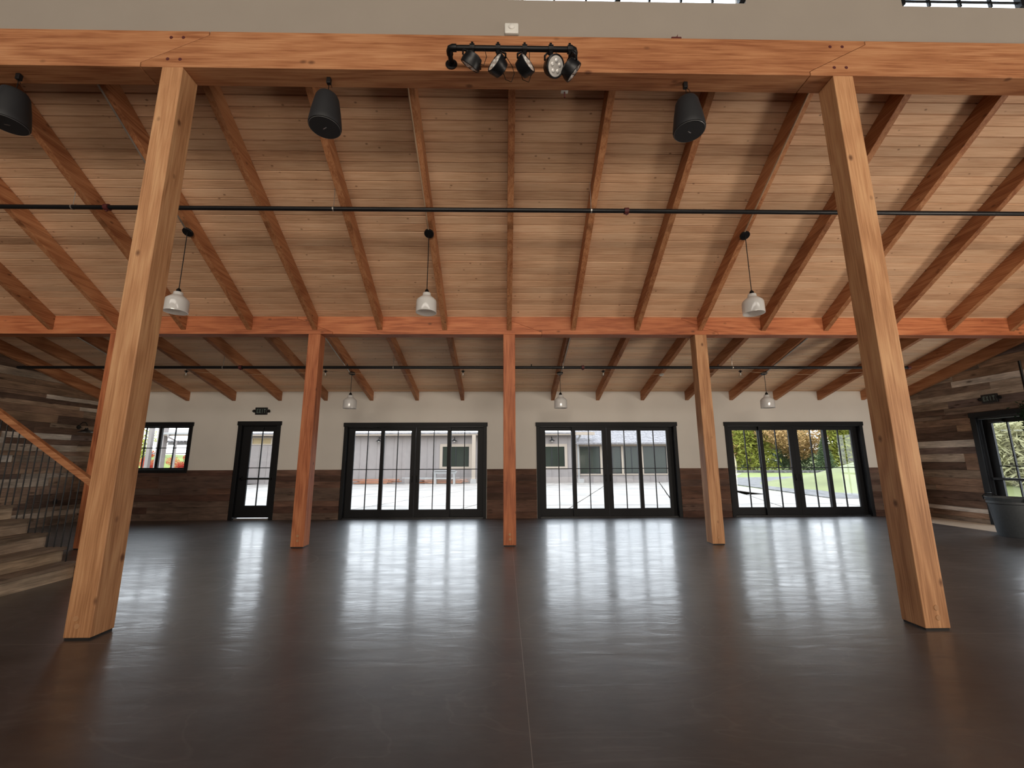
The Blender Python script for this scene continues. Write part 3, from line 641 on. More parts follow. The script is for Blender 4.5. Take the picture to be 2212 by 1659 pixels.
# ================================================================== PENDANTS
def pendant(x, y, zc, zs, rs, label, slope, group):
    r = empty('pendant_light', (x, y, zs)); tag(r, label, 'pendant light', group)
    H = 0.335; R = rs
    d = Vector((0, slope, 1)).normalized()
    MB().lathe([(0, 0.0), (0.068, 0.0), (0.074, 0.008), (0.074, 0.03), (0.0, 0.03)], (x, y, zc - 0.028), d, 22).build('canopy', M['blacks'], r, smooth=True)
    MB().tube([(x, y, zc - 0.02), (x, y, zs + H + 0.02)], 0.006, 8).build('cord', M['iron'], r, smooth=True)
    MB().lathe([(0.0, 0.055), (0.012, 0.055), (0.030, 0.03), (0.032, 0.0), (0.052, -0.006), (0.052, -0.02), (0, -0.02)], (x, y, zs + H - 0.02), (0, 0, 1), 18).build('holder', M['iron'], r, smooth=True)
    k = R / 0.15
    pr = [(0.058 * k, H - 0.03), (0.061 * k, H - 0.055), (0.066 * k, H - 0.075), (0.105 * k, H - 0.105), (0.140 * k, H - 0.14), (0.148 * k, H - 0.16), (0.150 * k, H - 0.19), (0.152 * k, 0.02), (0.150 * k, 0.0),
          (0.146 * k, 0.0), (0.147 * k, 0.02), (0.144 * k, H - 0.19), (0.134 * k, H - 0.146), (0.10 * k, H - 0.11), (0.06 * k, H - 0.08), (0.055 * k, H - 0.055), (0.053 * k, H - 0.03)]
    MB().lathe(pr, (x, y, zs), (0, 0, 1), 40).build('shade', M['opal'], r, smooth=True)
    MB().lathe([(0.0, 0.13), (0.014, 0.125), (0.016, 0.07), (0.03, 0.045), (0.034, 0.02), (0.025, -0.006), (0.0, -0.015)], (x, y, zs + 0.12), (0, 0, 1), 16).build('bulb', M['whitep'], r, smooth=True)
    return r
UPX = [(XC - 4 * S - 0.03, 'white opal glass pendant partly hidden behind the big left post'), (XC - S - 0.03, 'white opal glass pendant hanging in the upper ceiling, left of centre'), (XC + 3 * S, 'white opal glass pendant in the upper ceiling beside the big right post')]
for x, lab in UPX:
    pendant(x, 5.93, up_raf(5.93) - 0.0, 3.615, 0.15, lab, 0.6, 'upper row of pendant lights')
LPX = [(XC - 3 * S, 'small far pendant above the left sliding door, by the reddish left post'), (XC + S, 'small far pendant above the middle sliding door'), (XC + 5 * S, 'small far pendant above the right sliding door')]
for x, lab in LPX:
    pendant(x, 9.66, lo_raf(9.66) - 0.0, 2.655, 0.15, lab, 0.28, 'lower row of pendant lights')

# ================================================================== SPEAKERS
def speaker(x, label, yaw):
    zt, zb = 5.40, 5.01; y = 3.99
    r = empty('pendant_speaker', (x, y, zb)); tag(r, label, 'speaker', 'black speakers hanging under the near beam')
    MB().lathe([(0.0, 0.41), (0.07, 0.405), (0.105, 0.385), (0.122, 0.35), (0.148, 0.20), (0.165, 0.07), (0.170, 0.02), (0.166, 0.0), (0.158, -0.003), (0.0, -0.003)], (x, y, zb), (0, 0, 1), 40).build('shell', M['speaker'], r, smooth=True)
    MB().lathe([(0.0, 0.006), (0.154, 0.002), (0.158, -0.004), (0.155, -0.009), (0.0, -0.010)][::-1], (x, y, zb), (0, 0, 1), 40).build('grille', M['grille'], r, smooth=True)
    MB().lathe([(0.156, -0.002), (0.1605, -0.006), (0.157, -0.010), (0.154, -0.0065), (0.156, -0.002)], (x, y, zb), (0, 0, 1), 40).build('rim', plain_rim, r, smooth=True)
    ca, sa = math.cos(yaw), math.sin(yaw)
    bd = MB(); v = []
    for sx_, sy_ in ((-1, -1), (1, -1), (1, 1), (-1, 1)):
        px, py = sx_ * 0.024, sy_ * 0.004; v.append((x + px * ca - py * sa, y + px * sa + py * ca))
    bd.prism(v, 2, zb - 0.014, zb - 0.0101).build('badge', M['silver'], r)
    MB().box(x - 0.022, x + 0.022, y - 0.02, y + 0.02, 5.56, ZNB).build('mount', M['blacks'], r, bevel=0.004)
    MB().tube([(x, y, 5.57), (x + 0.004, y, 5.52), (x, y, zb + 0.40)], 0.004, 6).tube([(x + 0.01, y, 5.57), (x + 0.035, y - 0.01, 5.53), (x + 0.045, y - 0.01, 5.50)], 0.003, 6).build('cable', M['iron'], r, smooth=True)
plain_rim = plain('grille_rim', (0.10, 0.10, 0.10), 0.4)
speaker(-5.30, 'black hanging speaker cut off by the left edge, left of the big left post', 0.3)
speaker(-1.94, 'black hanging speaker left of the stage light bar', -0.5)
speaker(2.035, 'black hanging speaker right of the stage light bar', 0.5)

# ================================================================== STAGE LIGHT BAR
def torus_arc(c, a, b_, r, t0, t1, n=6):
    return [Vector(c) + Vector(a) * math.cos(t0 + (t1 - t0) * k / n) * r + Vector(b_) * math.sin(t0 + (t1 - t0) * k / n) * r for k in range(n + 1)]
bar = empty('pipe_bar', (0.07, YN, 5.70)); tag(bar, 'black iron pipe bar with flanges fixed to the near beam, carrying stage lights', 'pipe bar')
zb, yb_ = 5.705, 3.685; x0, x1 = -0.575, 0.745
MB().tube([(x0, YN - 0.01, zb), (x0, yb_ + 0.035, zb), (x0 + 0.01, yb_ + 0.010, zb), (x0 + 0.035, yb_, zb), (x1 - 0.035, yb_, zb), (x1 - 0.01, yb_ + 0.010, zb), (x1, yb_ + 0.035, zb), (x1, YN - 0.01, zb)], 0.027, 14).build('pipe', M['iron'], bar, smooth=True)
for xx in (x0, x1):
    MB().lathe([(0, 0), (0.062, 0), (0.064, 0.012), (0.040, 0.016), (0.036, 0.035), (0.0, 0.035)], (xx, YN, zb), (0, -1, 0), 22).build('flange', M['iron'], bar, smooth=True)
    s_ = 1 if xx == x0 else -1
    MB().tube([(xx, yb_ + 0.07, zb), (xx, yb_ + 0.035, zb), (xx + s_ * 0.01, yb_ + 0.010, zb), (xx + s_ * 0.035, yb_, zb), (xx + s_ * 0.075, yb_, zb)], 0.036, 14).build('elbow', M['iron'], bar, smooth=True)
def stage_light(x, aim, label, drop=0.20, dx=0.0, cable=1):
    r = empty('stage_light', (x, yb_, zb)); tag(r, label, 'stage light', 'stage lights on the pipe bar')
    MB().lathe([(0.030, -0.025), (0.040, -0.025), (0.042, 0.0), (0.040, 0.025), (0.030, 0.025)], (x, yb_, zb), (1, 0, 0), 18).box(x - 0.012, x + 0.012, yb_ - 0.012, yb_ + 0.012, zb + 0.035, zb + 0.07).box(x - 0.016, x + 0.016, yb_ - 0.016, yb_ + 0.016, zb - 0.085, zb - 0.03).build('clamp', M['iron'], r)
    c = Vector((x + dx, yb_ - 0.02, zb - drop)); d = Vector(aim).normalized()
    side = d.cross(Vector((0, 0, 1))).normalized()
    if abs(side.dot(Vector((1, 0, 0)))) < 0.1 and side.length == 0: side = Vector((1, 0, 0))
    top = Vector((x, yb_, zb - 0.08)); R = 0.118
    yk = MB()
    pts = [c + side * R, c + side * R + Vector((0, 0, 0.05)), top + side * 0.05, top - side * 0.05, c - side * R + Vector((0, 0, 0.05)), c - side * R]
    yk.tube(pts, 0.010, 6); yk.build('yoke', M['iron'], r)
    MB().lathe([(0.0, -0.075), (0.05, -0.075), (0.085, -0.06), (0.095, -0.02), (0.103, 0.0), (0.105, 0.045), (0.098, 0.050), (0.092, 0.044), (0.0, 0.036)], c, d, 28).build('housing', M['blacks'], r, smooth=True)
    MB().lathe([(0.0, 0.0455), (0.088, 0.0455), (0.091, 0.042), (0.091, 0.036)], c, d, 28).build('lens', M['lens'], r, smooth=True)
    a = d.orthogonal().normalized(); b_ = d.cross(a)
    for k in range(5):
        t_ = 2 * PI * k / 5 + 0.3; q = c + (a * math.cos(t_) + b_ * math.sin(t_)) * 0.048
        MB().lathe([(0, 0.056), (0.012, 0.055), (0.019, 0.050), (0.020, 0.0456)], q, d, 12).build('led_cell', M['led'], r, smooth=True)
    if cable:
        bk = c - d * 0.07
        MB().tube([bk, bk + Vector((0.03, 0.02, -0.08)), bk + Vector((0.09, 0.0, -0.13)), bk + Vector((0.12, -0.02, -0.05)), bk + Vector((0.10, 0, 0.06)), Vector((x + 0.05, yb_, zb - 0.03))], 0.0035, 6).build('cable', M['iron'], r, smooth=True)
stage_light(-0.335, (-0.50, 0.50, -0.70), 'black stage light tilted left, first beside the left flange', 0.19)
stage_light(-0.065, (-0.70, -0.63, 0.25), 'black stage light tilted right with a looped cable, second from the left flange', 0.235)
stage_light(0.215, (0.70, -0.63, 0.25), 'black stage light in the middle of the pipe bar, tilted left', 0.235)
stage_light(0.490, (0.45, -0.62, -0.62), 'black stage light turned to the room, its five round lenses showing', 0.235, 0.02)
stage_light(0.690, (0.75, 0.27, -0.60), 'black stage light tilted right, last beside the right flange', 0.27)
# fire alarm and small fittings on the upper wall and beam
r = empty('fire_alarm', (0.083, 3.905, 6.125)); tag(r, 'white square fire alarm on the upper wall above the light bar', 'fire alarm')
MB().box(0.005, 0.160, 3.865, 3.905, 6.125, 6.262).build('case', M['whitep'], r, bevel=0.012)
MB().lathe([(0.0, 0.022), (0.02, 0.02), (0.034, 0.012), (0.038, 0.0)], (0.083, 3.865, 6.205), (0, -1, 0), 24).build('strobe', M['whitep'], r, smooth=True)
r = empty('bracket', (1.93, 3.9, ZNT)); tag(r, 'small dark red bracket standing on top of the near beam', 'bracket')
MB().box(1.875, 1.985, 3.80 + 0.076, 3.90, ZNT, ZNT + 0.02).build('plate', M['redplate'], r)
MB().prism([(1.90, ZNT + 0.02), (1.945, ZNT + 0.02), (1.95, ZNT + 0.065), (1.935, ZNT + 0.03)], 1, 3.88, 3.886).build('tab', M['redplate'], r)
r = empty('ceiling_sprinkler', (0.695, 4.12, 5.58)); tag(r, 'small sprinkler head poking out under the near beam below the last stage light', 'sprinkler')
MB().box(0.655, 0.735, 4.107, 4.15, 5.632, 5.645).build('plate', M['whitep'], r)
MB().tube([(0.695, 4.13, 5.73), (0.695, 4.13, 5.56)], 0.009, 8).build('stem', M['redplate'], r)

# ================================================================== SPRINKLER PIPES
def pipe(y, z, r_, xa, xb, label, hang, coup, raf, cap=False, heads=()):
    r = empty('sprinkler_pipe', ((xa + xb) / 2, y, z)); tag(r, label, 'pipe', 'black sprinkler pipes')
    MB().tube([(xa, y, z), (xb, y, z)], r_, 14).build('pipe_run', M['blacks'], r, smooth=True)
    for x in hang:
        top = raf(y)
        n = round((x - XC) / S); 
        h = MB(); h.lathe([(r_ + 0.001, -0.008), (r_ + 0.006, -0.008), (r_ + 0.006, 0.008), (r_ + 0.001, 0.008)], (x, y, z), (1, 0, 0), 18)
        h.tube([(x, y, z + r_), (x, y, raf(y) + 0.24)], 0.0045, 6); h.build('hanger', M['steel'], r)
    for x in coup:
        MB().lathe([(r_, -0.03), (r_ + 0.014, -0.03), (r_ + 0.016, 0.03), (r_, 0.03)], (x, y, z), (1, 0, 0), 18).box(x - .012, x + .012, y - 0.01, y + 0.01, z - r_ - 0.03, z - r_).build('coupling', M['redplate'], r)
    for x in heads: MB().tube([(x, y, z + r_ - 0.005), (x, y, z + r_ + 0.04)], 0.011, 8).build('sprinkler_stub', M['blacks'], r)
    if cap: MB().lathe([(0, 0.05), (0.03, 0.05), (0.042, 0.03), (0.042, -0.03), (r_, -0.03)], (xb, y, z), (1, 0, 0), 16).build('end_cap', M['redplate'], r)
pipe(5.45, 4.985, 0.031, XL + 0.03, XR - 0.03, 'long black sprinkler pipe crossing under the upper ceiling slope', (-6.067, -2.427, 1.249, 4.9), (-5.589, 1.757), up_raf)
pipe(9.20, 3.522, 0.033, XL + 0.03, 9.25, 'long black sprinkler pipe crossing under the lower ceiling slope', (-6.247, -2.481, 1.32, 5.18), (-5.86, 1.771), lo_raf, True, (-3.51, 0.61, 4.861))
# festoon string
sl = empty('string_light', (0.7, 9.45, 3.4)); tag(sl, 'thin string of clear globe bulbs strung below the far pipe', 'string light')
XB = [-7.23, -4.09, -0.95, 2.29, 5.50, 8.7]
ps = []
for a, b_ in zip(XB[:-1], XB[1:]):
    for k in range(10):
        u = k / 10; ps.append((a + (b_ - a) * u, 9.45, 3.495 - 0.34 * u * (1 - u)))
ps.append((XB[-1], 9.45, 3.495))
MB().tube(ps, 0.0045, 5).build('wire', M['conduit'], sl)
for x in XB:
    MB().tube([(x, 9.45, 3.60), (x, 9.45, 3.49)], 0.004, 6).lathe([(0.0, 0.05), (0.02, 0.05), (0.045, 0.035), (0.045, 0.028), (0.018, 0.024), (0.018, 0.0), (0, 0)], (x, 9.45, 3.455), (0, 0, 1), 14).build('socket', M['iron'], sl)
    MB().lathe([(0.014, 0.0), (0.022, -0.015), (0.045, -0.045), (0.050, -0.07), (0.042, -0.10), (0.02, -0.118), (0.0, -0.12)], (x, 9.45, 3.457), (0, 0, 1), 18).build('bulb', M['bulbglass'], sl, smooth=True)
    MB().lathe([(0.0, 0), (0.010, -0.005), (0.012, -0.05), (0.0, -0.07)], (x, 9.45, 3.452), (0, 0, 1), 8).build('filament', M['whitep'], sl)
o = MB().lathe([(0, 0.03), (0.055, 0.03), (0.06, 0.012), (0.045, 0.0), (0, 0.0)], (XC + 3 * S, 9.72, lo_raf(9.72) - 0.028), (0, 0.28, 1), 20).build('smoke_detector', M['whitep'], smooth=True)
tag(o, 'round white detector on a lower rafter right of the middle pendant', 'detector')

# ================================================================== EXIT SIGNS
GLY = {'E': [(0, 0, .2, 1), (0, 0, 1, .18), (0, .41, .85, .59), (0, .82, 1, 1)], 'I': [(.4, 0, .6, 1)], 'T': [(.4, 0, .6, 1), (0, .82, 1, 1)]}
def exit_sign(name, c, right, out_, label, lit):
    """c centre on the wall, right = reading direction, out_ = away from wall"""
    c, right, out_ = Vector(c), Vector(right), Vector(out_); up_ = Vector((0, 0, 1))
    r = empty(name, tuple(c)); tag(r, label, 'exit sign', 'exit signs')
    def bx(mb, a0, a1, b0, b1, o0, o1):
        v = [c + right * a + up_ * b + out_ * o for o in (o0, o1) for a, b in ((a0, b0), (a1, b0), (a1, b1), (a0, b1))]
        mb.add(v, [(0, 3, 2, 1), (4, 5, 6, 7), (0, 1, 5, 4), (1, 2, 6, 5), (2, 3, 7, 6), (3, 0, 4, 7)])
    m1 = MB(); bx(m1, -0.155, 0.155, -0.095, 0.095, 0, 0.045); m1.build('housing', M['blacks'], r, bevel=0.006)
    x = -0.115; w, h, gap = 0.045, 0.105, 0.018
    for ch in 'EXIT':
        l = MB()
        if ch == 'X':
            for sgn in (1, -1):
                q = [(-w / 2, -h / 2 * sgn), (-w / 2 + 0.012, -h / 2 * sgn), (w / 2, h / 2 * sgn), (w / 2 - 0.012, h / 2 * sgn)]
                v = [c + right * (x + w / 2 + a) + up_ * b + out_ * o for o in (0.0445, 0.0475) for a, b in q]
                l.add(v, [(0, 3, 2, 1), (4, 5, 6, 7), (0, 1, 5, 4), (1, 2, 6, 5), (2, 3, 7, 6), (3, 0, 4, 7)])
        else:
            for (a0, b0, a1, b1) in GLY[ch]: bx(l, x + a0 * w, x + a1 * w, -h / 2 + b0 * h, -h / 2 + b1 * h, 0.0445, 0.0475)
        l.build('letter', M['greyleg'], r); x += w + gap
    for s_ in (-1, 1):
        q = c + right * (0.195 * s_) + out_ * 0.03 - up_ * 0.0
        MB().tube([c + right * 0.15 * s_ + out_ * 0.02, q], 0.014, 8).lathe([(0, -0.035), (0.028, -0.03), (0.036, 0.0), (0.038, 0.02), (0.0, 0.012)], q, (out_ * 0.6 - up_ * 0.8 + right * 0.2 * s_), 16).build('lamp_head', M['blacks'], r, smooth=True)
    return r
exit_sign('exit_sign', (-6.454, YW, 2.782), (1, 0, 0), (0, -1, 0), 'dark exit sign with twin lamp heads above the narrow door', False)
exit_sign('exit_sign', (XR - 0.034, 9.155, 2.80), (0, -1, 0), (-1, 0, 0), 'dark exit sign on the right board wall above the side door', False)

# ================================================================== STAIRS
st_ = empty('staircase', (-7.5, 5.1, 0)); tag(st_, 'staircase of weathered boards climbing left behind the big left post, with thin black balusters', 'staircase')
RISE, RUN, NX, YF, YNR = 0.180, 0.255, -5.56, 5.935, 4.25
for k in range(13):
    xn = NX - k * RUN; zt = (k + 1) * RISE
    MB().box(xn - RUN - 0.02, xn + 0.032, YNR - 0.02, YF + 0.02, zt - 0.038, zt, random.random()).build('tread', M['tread_shaded'], st_, bevel=0.004)
    MB().box(xn - 0.022, xn, YNR, YF, zt - RISE, zt - 0.038, random.random()).build('riser', M['stairw'], st_)
# closed stringers, stepped
for yy0, yy1 in ((YF - 0.03, YF - 0.0), (YNR, YNR + 0.03)):
    pts = [(NX - 0.022, 0.0)]
    for k in range(13):
        xn = NX - k * RUN; pts += [(xn - 0.022, (k + 1) * RISE - 0.038), (xn - RUN - 0.022, (k + 1) * RISE - 0.038)]
    pts += [(NX - 13 * RUN - 0.022, 13 * RISE - 0.4), (NX - 0.5, 0.0)]
    MB().prism(pts, 1, yy0, yy1).build('stringer', M['stairw'], st_)
YR = 5.905
def railz(x): return 1.235 + (-5.64 - x) * 0.668
MB().prism([(-5.50, railz(-5.50) - 0.05), (-5.50, railz(-5.50) + 0.045), (-9.6, railz(-9.6) + 0.045), (-9.6, railz(-9.6) - 0.05)], 1, YR - 0.035, YR + 0.035).build('handrail', M['rail'], st_, bevel=0.006)
MB().box(-5.55, -5.44, YR - 0.055, YR + 0.055, 0, railz(-5.5) + 0.06).build('newel_post', M['rail'], st_, bevel=0.005)
xb = -5.735; i = 0
while xb > -9.4:
    k = int((NX + 0.025 - xb) / RUN); zt = (k + 1) * RISE
    MB().tube([(xb, YR, zt), (xb, YR, railz(xb) - 0.045)], 0.0075, 8).build('baluster', M['iron'], st_)
    xb -= 0.0925 + (0.0 if i % 3 else 0.0); i += 1
o = MB().box(-5.78, -5.50, 5.955, 5.985, 0, 0.012, 0.7).build('wood_strip', M['rail']); tag(o, 'thin pale strip of wood lying on the floor by the bottom stair', 'wood strip')
# barn sconce and outlet on the left wall
r = empty('wall_sconce', (XL + 0.03, 10.75, 2.3)); tag(r, 'black gooseneck barn light on the left board wall above the stairs', 'wall light')
MB().lathe([(0, 0), (0.05, 0), (0.05, 0.02), (0, 0.02)], (XL + 0.03, 10.75, 2.33), (1, 0, 0), 18).build('backplate', M['iron'], r)
MB().tube(torus_arc((XL + 0.15, 10.75, 2.36), (-1, 0, 0), (0, 0, 1), 0.09, 0, PI, 10), 0.009, 8).build('gooseneck', M['iron'], r, smooth=True)
MB().lathe([(0.0, 0.11), (0.03, 0.11), (0.035, 0.08), (0.06, 0.06), (0.12, 0.03), (0.16, 0.0), (0.155, 0.0), (0.11, 0.024), (0.0, 0.05)], (XL + 0.24, 10.75, 2.20), (0, 0, 1), 26).build('shade', M['blacks'], r, smooth=True)
MB().lathe([(0.150, 0.004), (0.1615, 0.0), (0.160, -0.006), (0.150, -0.002)], (XL + 0.24, 10.75, 2.20), (0, 0, 1), 26).build('rim', M['silver'], r, smooth=True)
r = MB().box(XL + 0.03, XL + 0.05, 10.47, 10.55, 0.49, 0.60).build('outlet_box', M['blacks'], bevel=0.004); tag(r, 'small square black outlet low on the left board wall', 'outlet')

# ================================================================== TUB, STRIP, GARLAND
r = empty('rubber_tub', (9.76, 8.16, 0)); tag(r, 'big dark rubber tub with a rope handle beside the side door', 'tub')
MB().lathe([(0.0, 0.0), (0.255, 0.0), (0.27, 0.02), (0.325, 0.60), (0.345, 0.615), (0.345, 0.655), (0.335, 0.662), (0.350, 0.70), (0.358, 0.725), (0.345, 0.725), (0.325, 0.69), (0.31, 0.60), (0.26, 0.03), (0.0, 0.025)], (9.76, 8.16, 0), (0, 0, 1), 44).build('body', M['tub'], r, smooth=True)
for s_ in (-1, 1):
    MB().tube([(9.76 - 0.16, 8.16 + s_ * 0.33, 0.66), (9.76 - 0.15, 8.16 + s_ * 0.36, 0.73), (9.76 - 0.06, 8.16 + s_ * 0.37, 0.775), (9.76 + 0.06, 8.16 + s_ * 0.37, 0.775), (9.76 + 0.15, 8.16 + s_ * 0.36, 0.73), (9.76 + 0.16, 8.16 + s_ * 0.33, 0.66)], 0.012, 8).build('handle', M['iron'], r, smooth=True)
o = MB().box(9.93, XR - 0.05, 8.35, 11.10, 0.0, 0.004).build('floor_strip', M['tan']); tag(o, 'pale tan strip along the foot of the right board wall', 'floor sheet')  # thin flat tan strip beside the wall foot

def leaf_cloud(pts, nrm_up, size, tones, tri=True, stretch=1.0):
    """pts Nx3, each a small random triangle pair; returns verts, faces, tones"""
    n = len(pts)
    a = rng.normal(size=(n, 3)); a /= np.linalg.norm(a, axis=1)[:, None]
    b = rng.normal(size=(n, 3)); b -= (a * b).sum(1)[:, None] * a; b /= np.linalg.norm(b, axis=1)[:, None]
    s = size * rng.uniform(0.6, 1.3, n)[:, None]
    a = a * s * stretch; b = b * s * 0.5
    v = np.stack([pts - a, pts + b, pts + a, pts - b], 1).reshape(-1, 3)
    f = np.arange(4 * n).reshape(n, 4)
    return v, f, tones
def cloud_obj(name, v, f, t, mat, parent):
    m = MB(); m.v = v.tolist(); m.f = f.tolist(); m.t = list(t); m.m = [0] * len(f)
    o = m.build(name, mat, parent); o['kind'] = 'stuff'; return o
g = empty('hanging_foliage', (10.72, 8.36, 1.95)); tag(g, 'dark evergreen foliage hanging on a black rod at the right edge', 'foliage')
MB().tube([(10.70, 8.29, 2.3), (10.70, 8.29, 3.46)], 0.022, 8).build('rod', M['iron'], g)
p_ = rng.normal(size=(1500, 3)) * (0.085, 0.085, 0.14) + (10.70, 8.24, 2.27)
v, f, t_ = leaf_cloud(p_, None, 0.035, rng.random(1500)); cloud_obj('leaves', v, f, t_, M['leaf_d'], g)

# ================================================================== OUTSIDE
G = -0.1
def ground(name, poly, z0, z1, mat, lb=None):
    o = MB().prism(poly, 2, z0, z1).build(name, mat); tag(o, kind='structure'); return o
ground('ground_base', [(-90, 11.5), (150, 11.5), (150, 170), (-90, 170)], G - 0.5, G - 0.03, M['grass'])
# patio of large slabs with scored joints running at a slant, laid as slabs
pat = MB().box(-22, 12.2, 11.42, 31.2, G - 0.12, G - 0.03).build('patio', M['rubble']); tag(pat, kind='structure')
yy = [11.42, 15.4, 19.6, 23.8, 27.8, 31.2]
for j in range(5):
    for i in range(-6, 5):
        sk = 0.33
        a0, a1 = i * 3.6 + 0.4, (i + 1) * 3.6 + 0.4
        def xx(a, y): return min(max(a + sk * (y - 20) * (1 if True else 0), -22), 12.2)
        pl = [(xx(a0, yy[j]) + .03, yy[j] + .03), (xx(a1, yy[j]) - .03, yy[j] + .03), (xx(a1, yy[j + 1]) - .03, yy[j + 1] - .03), (xx(a0, yy[j + 1]) + .03, yy[j + 1] - .03)]
        if pl[1][0] - pl[0][0] > 0.2 and pl[2][0] - pl[3][0] > 0.05: MB().prism(pl, 2, G - 0.03, G).build('paving_slab', M['patio'], pat)
ground('far_meadow_edge', [(20, 56), (90, 40), (90, 41), (20, 57.2)], G - 0.1, G + 0.25, M['rubble'])
ground('gravel_yard', [(12.2, 11.42), (40, 11.42), (40, 14), (13.3, 17.5), (14.8, 30), (28, 50), (12.2, 50)], G - 0.1, G + 0.0, M['patio'])
ground('rubble_strip', [(13.4, 17.4), (40, 13.0), (60, 25), (36, 42), (20, 38), (15, 28)], G - 0.1, G + 0.02, M['rubble'])
# hill and bank meshes
def mound(name, cx, cy, rx, ry, h, mat, nx=30, ny=20):
    v = []; f = []
    for j in range(ny + 1):
        for i in range(nx + 1):
            u, w = i / nx * 2 - 1, j / ny * 2 - 1
            d = min(1, math.hypot(u, w)); v.append((cx + u * rx, cy + w * ry, G - 0.1 + h * 0.5 * (1 + math.cos(PI * d)) + random.uniform(0, 0.02) * h))
    for j in range(ny):
        for i in range(nx): a = j * (nx + 1) + i; f.append((a, a + 1, a + nx + 2, a + nx + 1))
    o = MB().add(v, f).build(name, mat, smooth=True); tag(o, kind='structure'); return o
mound('hill', 88, 84, 34, 42, 9.0, M['hill'])
mound('grass_bank', -28, 36, 9, 11, 2.3, M['grass'])
mound('slope_bank', 34, 24, 20, 14, 4.2, M['hill'])

# ---- grey building
YB = 31.2
bld = empty('grey_building', (-4, YB, G)); tag(bld, 'grey board-and-batten building with cream trim seen through the left and middle doors', 'building')
MB().box(-20, 5.3, YB, YB + 6, G, 3.45).build('wall', M['siding'], bld)
x = -19.7
i = 0
while x < 5.2:
    if not (-4.72 < x < -2.38) and not (2.3 < x < 4.64) and not (-18.5 < x < -16.9):
        MB().box(x - 0.022, x + 0.022, YB - 0.02, YB, G, 3.3).build('batten', M['siding'], bld)
    else:
        MB().box(x - 0.022, x + 0.022, YB - 0.02, YB, G, 0.86 if x > -10 else 2.6).build('batten', M['siding'], bld)
    x += 0.61
MB().box(-20.2, 6.6, YB - 0.55, YB - 0.50, 3.30, 3.52).build('fascia', M['cream'], bld)
MB().box(-20.2, 6.6, YB - 0.50, YB, 3.32, 3.36).build('soffit', M['cream'], bld)
MB().prism([(YB - 0.6, 3.52), (YB + 6, 3.7), (YB + 6, 3.4), (YB - 0.6, 3.4)], 0, -20.3, 5.2).build('roof', M['roofm'], bld)
def ext_window(x0, x1, z0, z1, tw=0.2, mull=True, glass='extglass'):
    w = MB(); w.box(x0, x1, YB - 0.05, YB, z1 - tw, z1).box(x0, x1, YB - 0.05, YB, z0, z0 + tw * 0.8).box(x0, x0 + tw, YB - 0.05, YB, z0 + tw * 0.8, z1 - tw).box(x1 - tw, x1, YB - 0.05, YB, z0 + tw * 0.8, z1 - tw)
    o = w.build('window', M['cream'], bld)
    MB().box(x0 + tw, x1 - tw, YB - 0.02, YB - 0.005, z0 + tw * .8, z1 - tw).build('pane', M[glass], o)
    if mull:
        xm = (x0 + x1) / 2; MB().box(xm - 0.03, xm + 0.03, YB - 0.04, YB - 0.005, z0 + tw * .8, z1 - tw).build('mullion', M['blacks'], o)
        MB().box(x0 + tw, x0 + tw + .04, YB - 0.035, YB - 0.005, z0 + tw * .8, z1 - tw).box(x1 - tw - .04, x1 - tw, YB - 0.035, YB - 0.005, z0 + tw * .8, z1 - tw).build('sash', M['blacks'], o)
ext_window(-4.72, -2.39, 0.90, 2.70); ext_window(2.33, 4.63, 0.88, 2.68)
ext_window(-18.45, -16.95, 2.68, 3.22, 0.08, False, 'blindy')
# sunroom part with window row and shingled roof
MB().box(5.3, 12.2, YB, YB + 5, G, 0.42).build('wall', M['siding'], bld)
MB().box(5.3, 12.2, YB + 0.10, YB + 5, 0.42, 2.72).build('wall', M['siding'], bld)
MB().box(5.3, 12.25, YB - 0.06, YB + 0.1, 0.42, 0.51).build('sill', M['cream'], bld)
MB().box(5.3, 12.25, YB - 0.02, YB + 0.1, 2.5, 2.72).build('lintel', M['cream'], bld)
for xx_ in (5.3, 7.05, 8.62, 10.0, 11.98): MB().box(xx_, xx_ + (0.24 if xx_ != 8.62 else 0.16), YB - 0.03, YB + 0.1, 0.51, 2.5).build('mullion', M['cream'], bld)
for a, b_ in ((5.54, 7.05), (7.29, 8.62), (8.78, 10.0), (10.24, 11.98)):
    w = MB().box(a, a + 0.05, YB + 0.02, YB + 0.06, 0.51, 2.5).box(b_ - 0.05, b_, YB + 0.02, YB + 0.06, 0.51, 2.5).box(a, b_, YB + 0.02, YB + 0.06, 2.42, 2.5).box(a, b_, YB + 0.02, YB + 0.06, 0.51, 0.57).box((a + b_) / 2 - 0.03, (a + b_) / 2 + .03, YB + .02, YB + .06, .57, 2.42).build('window', M['blacks'], bld)
    MB().box(a + 0.05, b_ - 0.05, YB + 0.04, YB + 0.05, 0.57, 2.42).build('pane', M['extglass'], w)
x = 5.8
while x < 12.1: MB().box(x - 0.02, x + 0.02, YB - 0.02, YB, G, 0.42).build('batten', M['siding'], bld); x += 0.61
roof = MB().prism([(YB - 0.6, 2.72), (YB + 5.4, 5.2), (YB + 5.4, 5.1), (YB - 0.6, 2.62)], 0, 5.25, 12.9).build('shingle_roof', M['roofm'], bld)
n_rows = 28
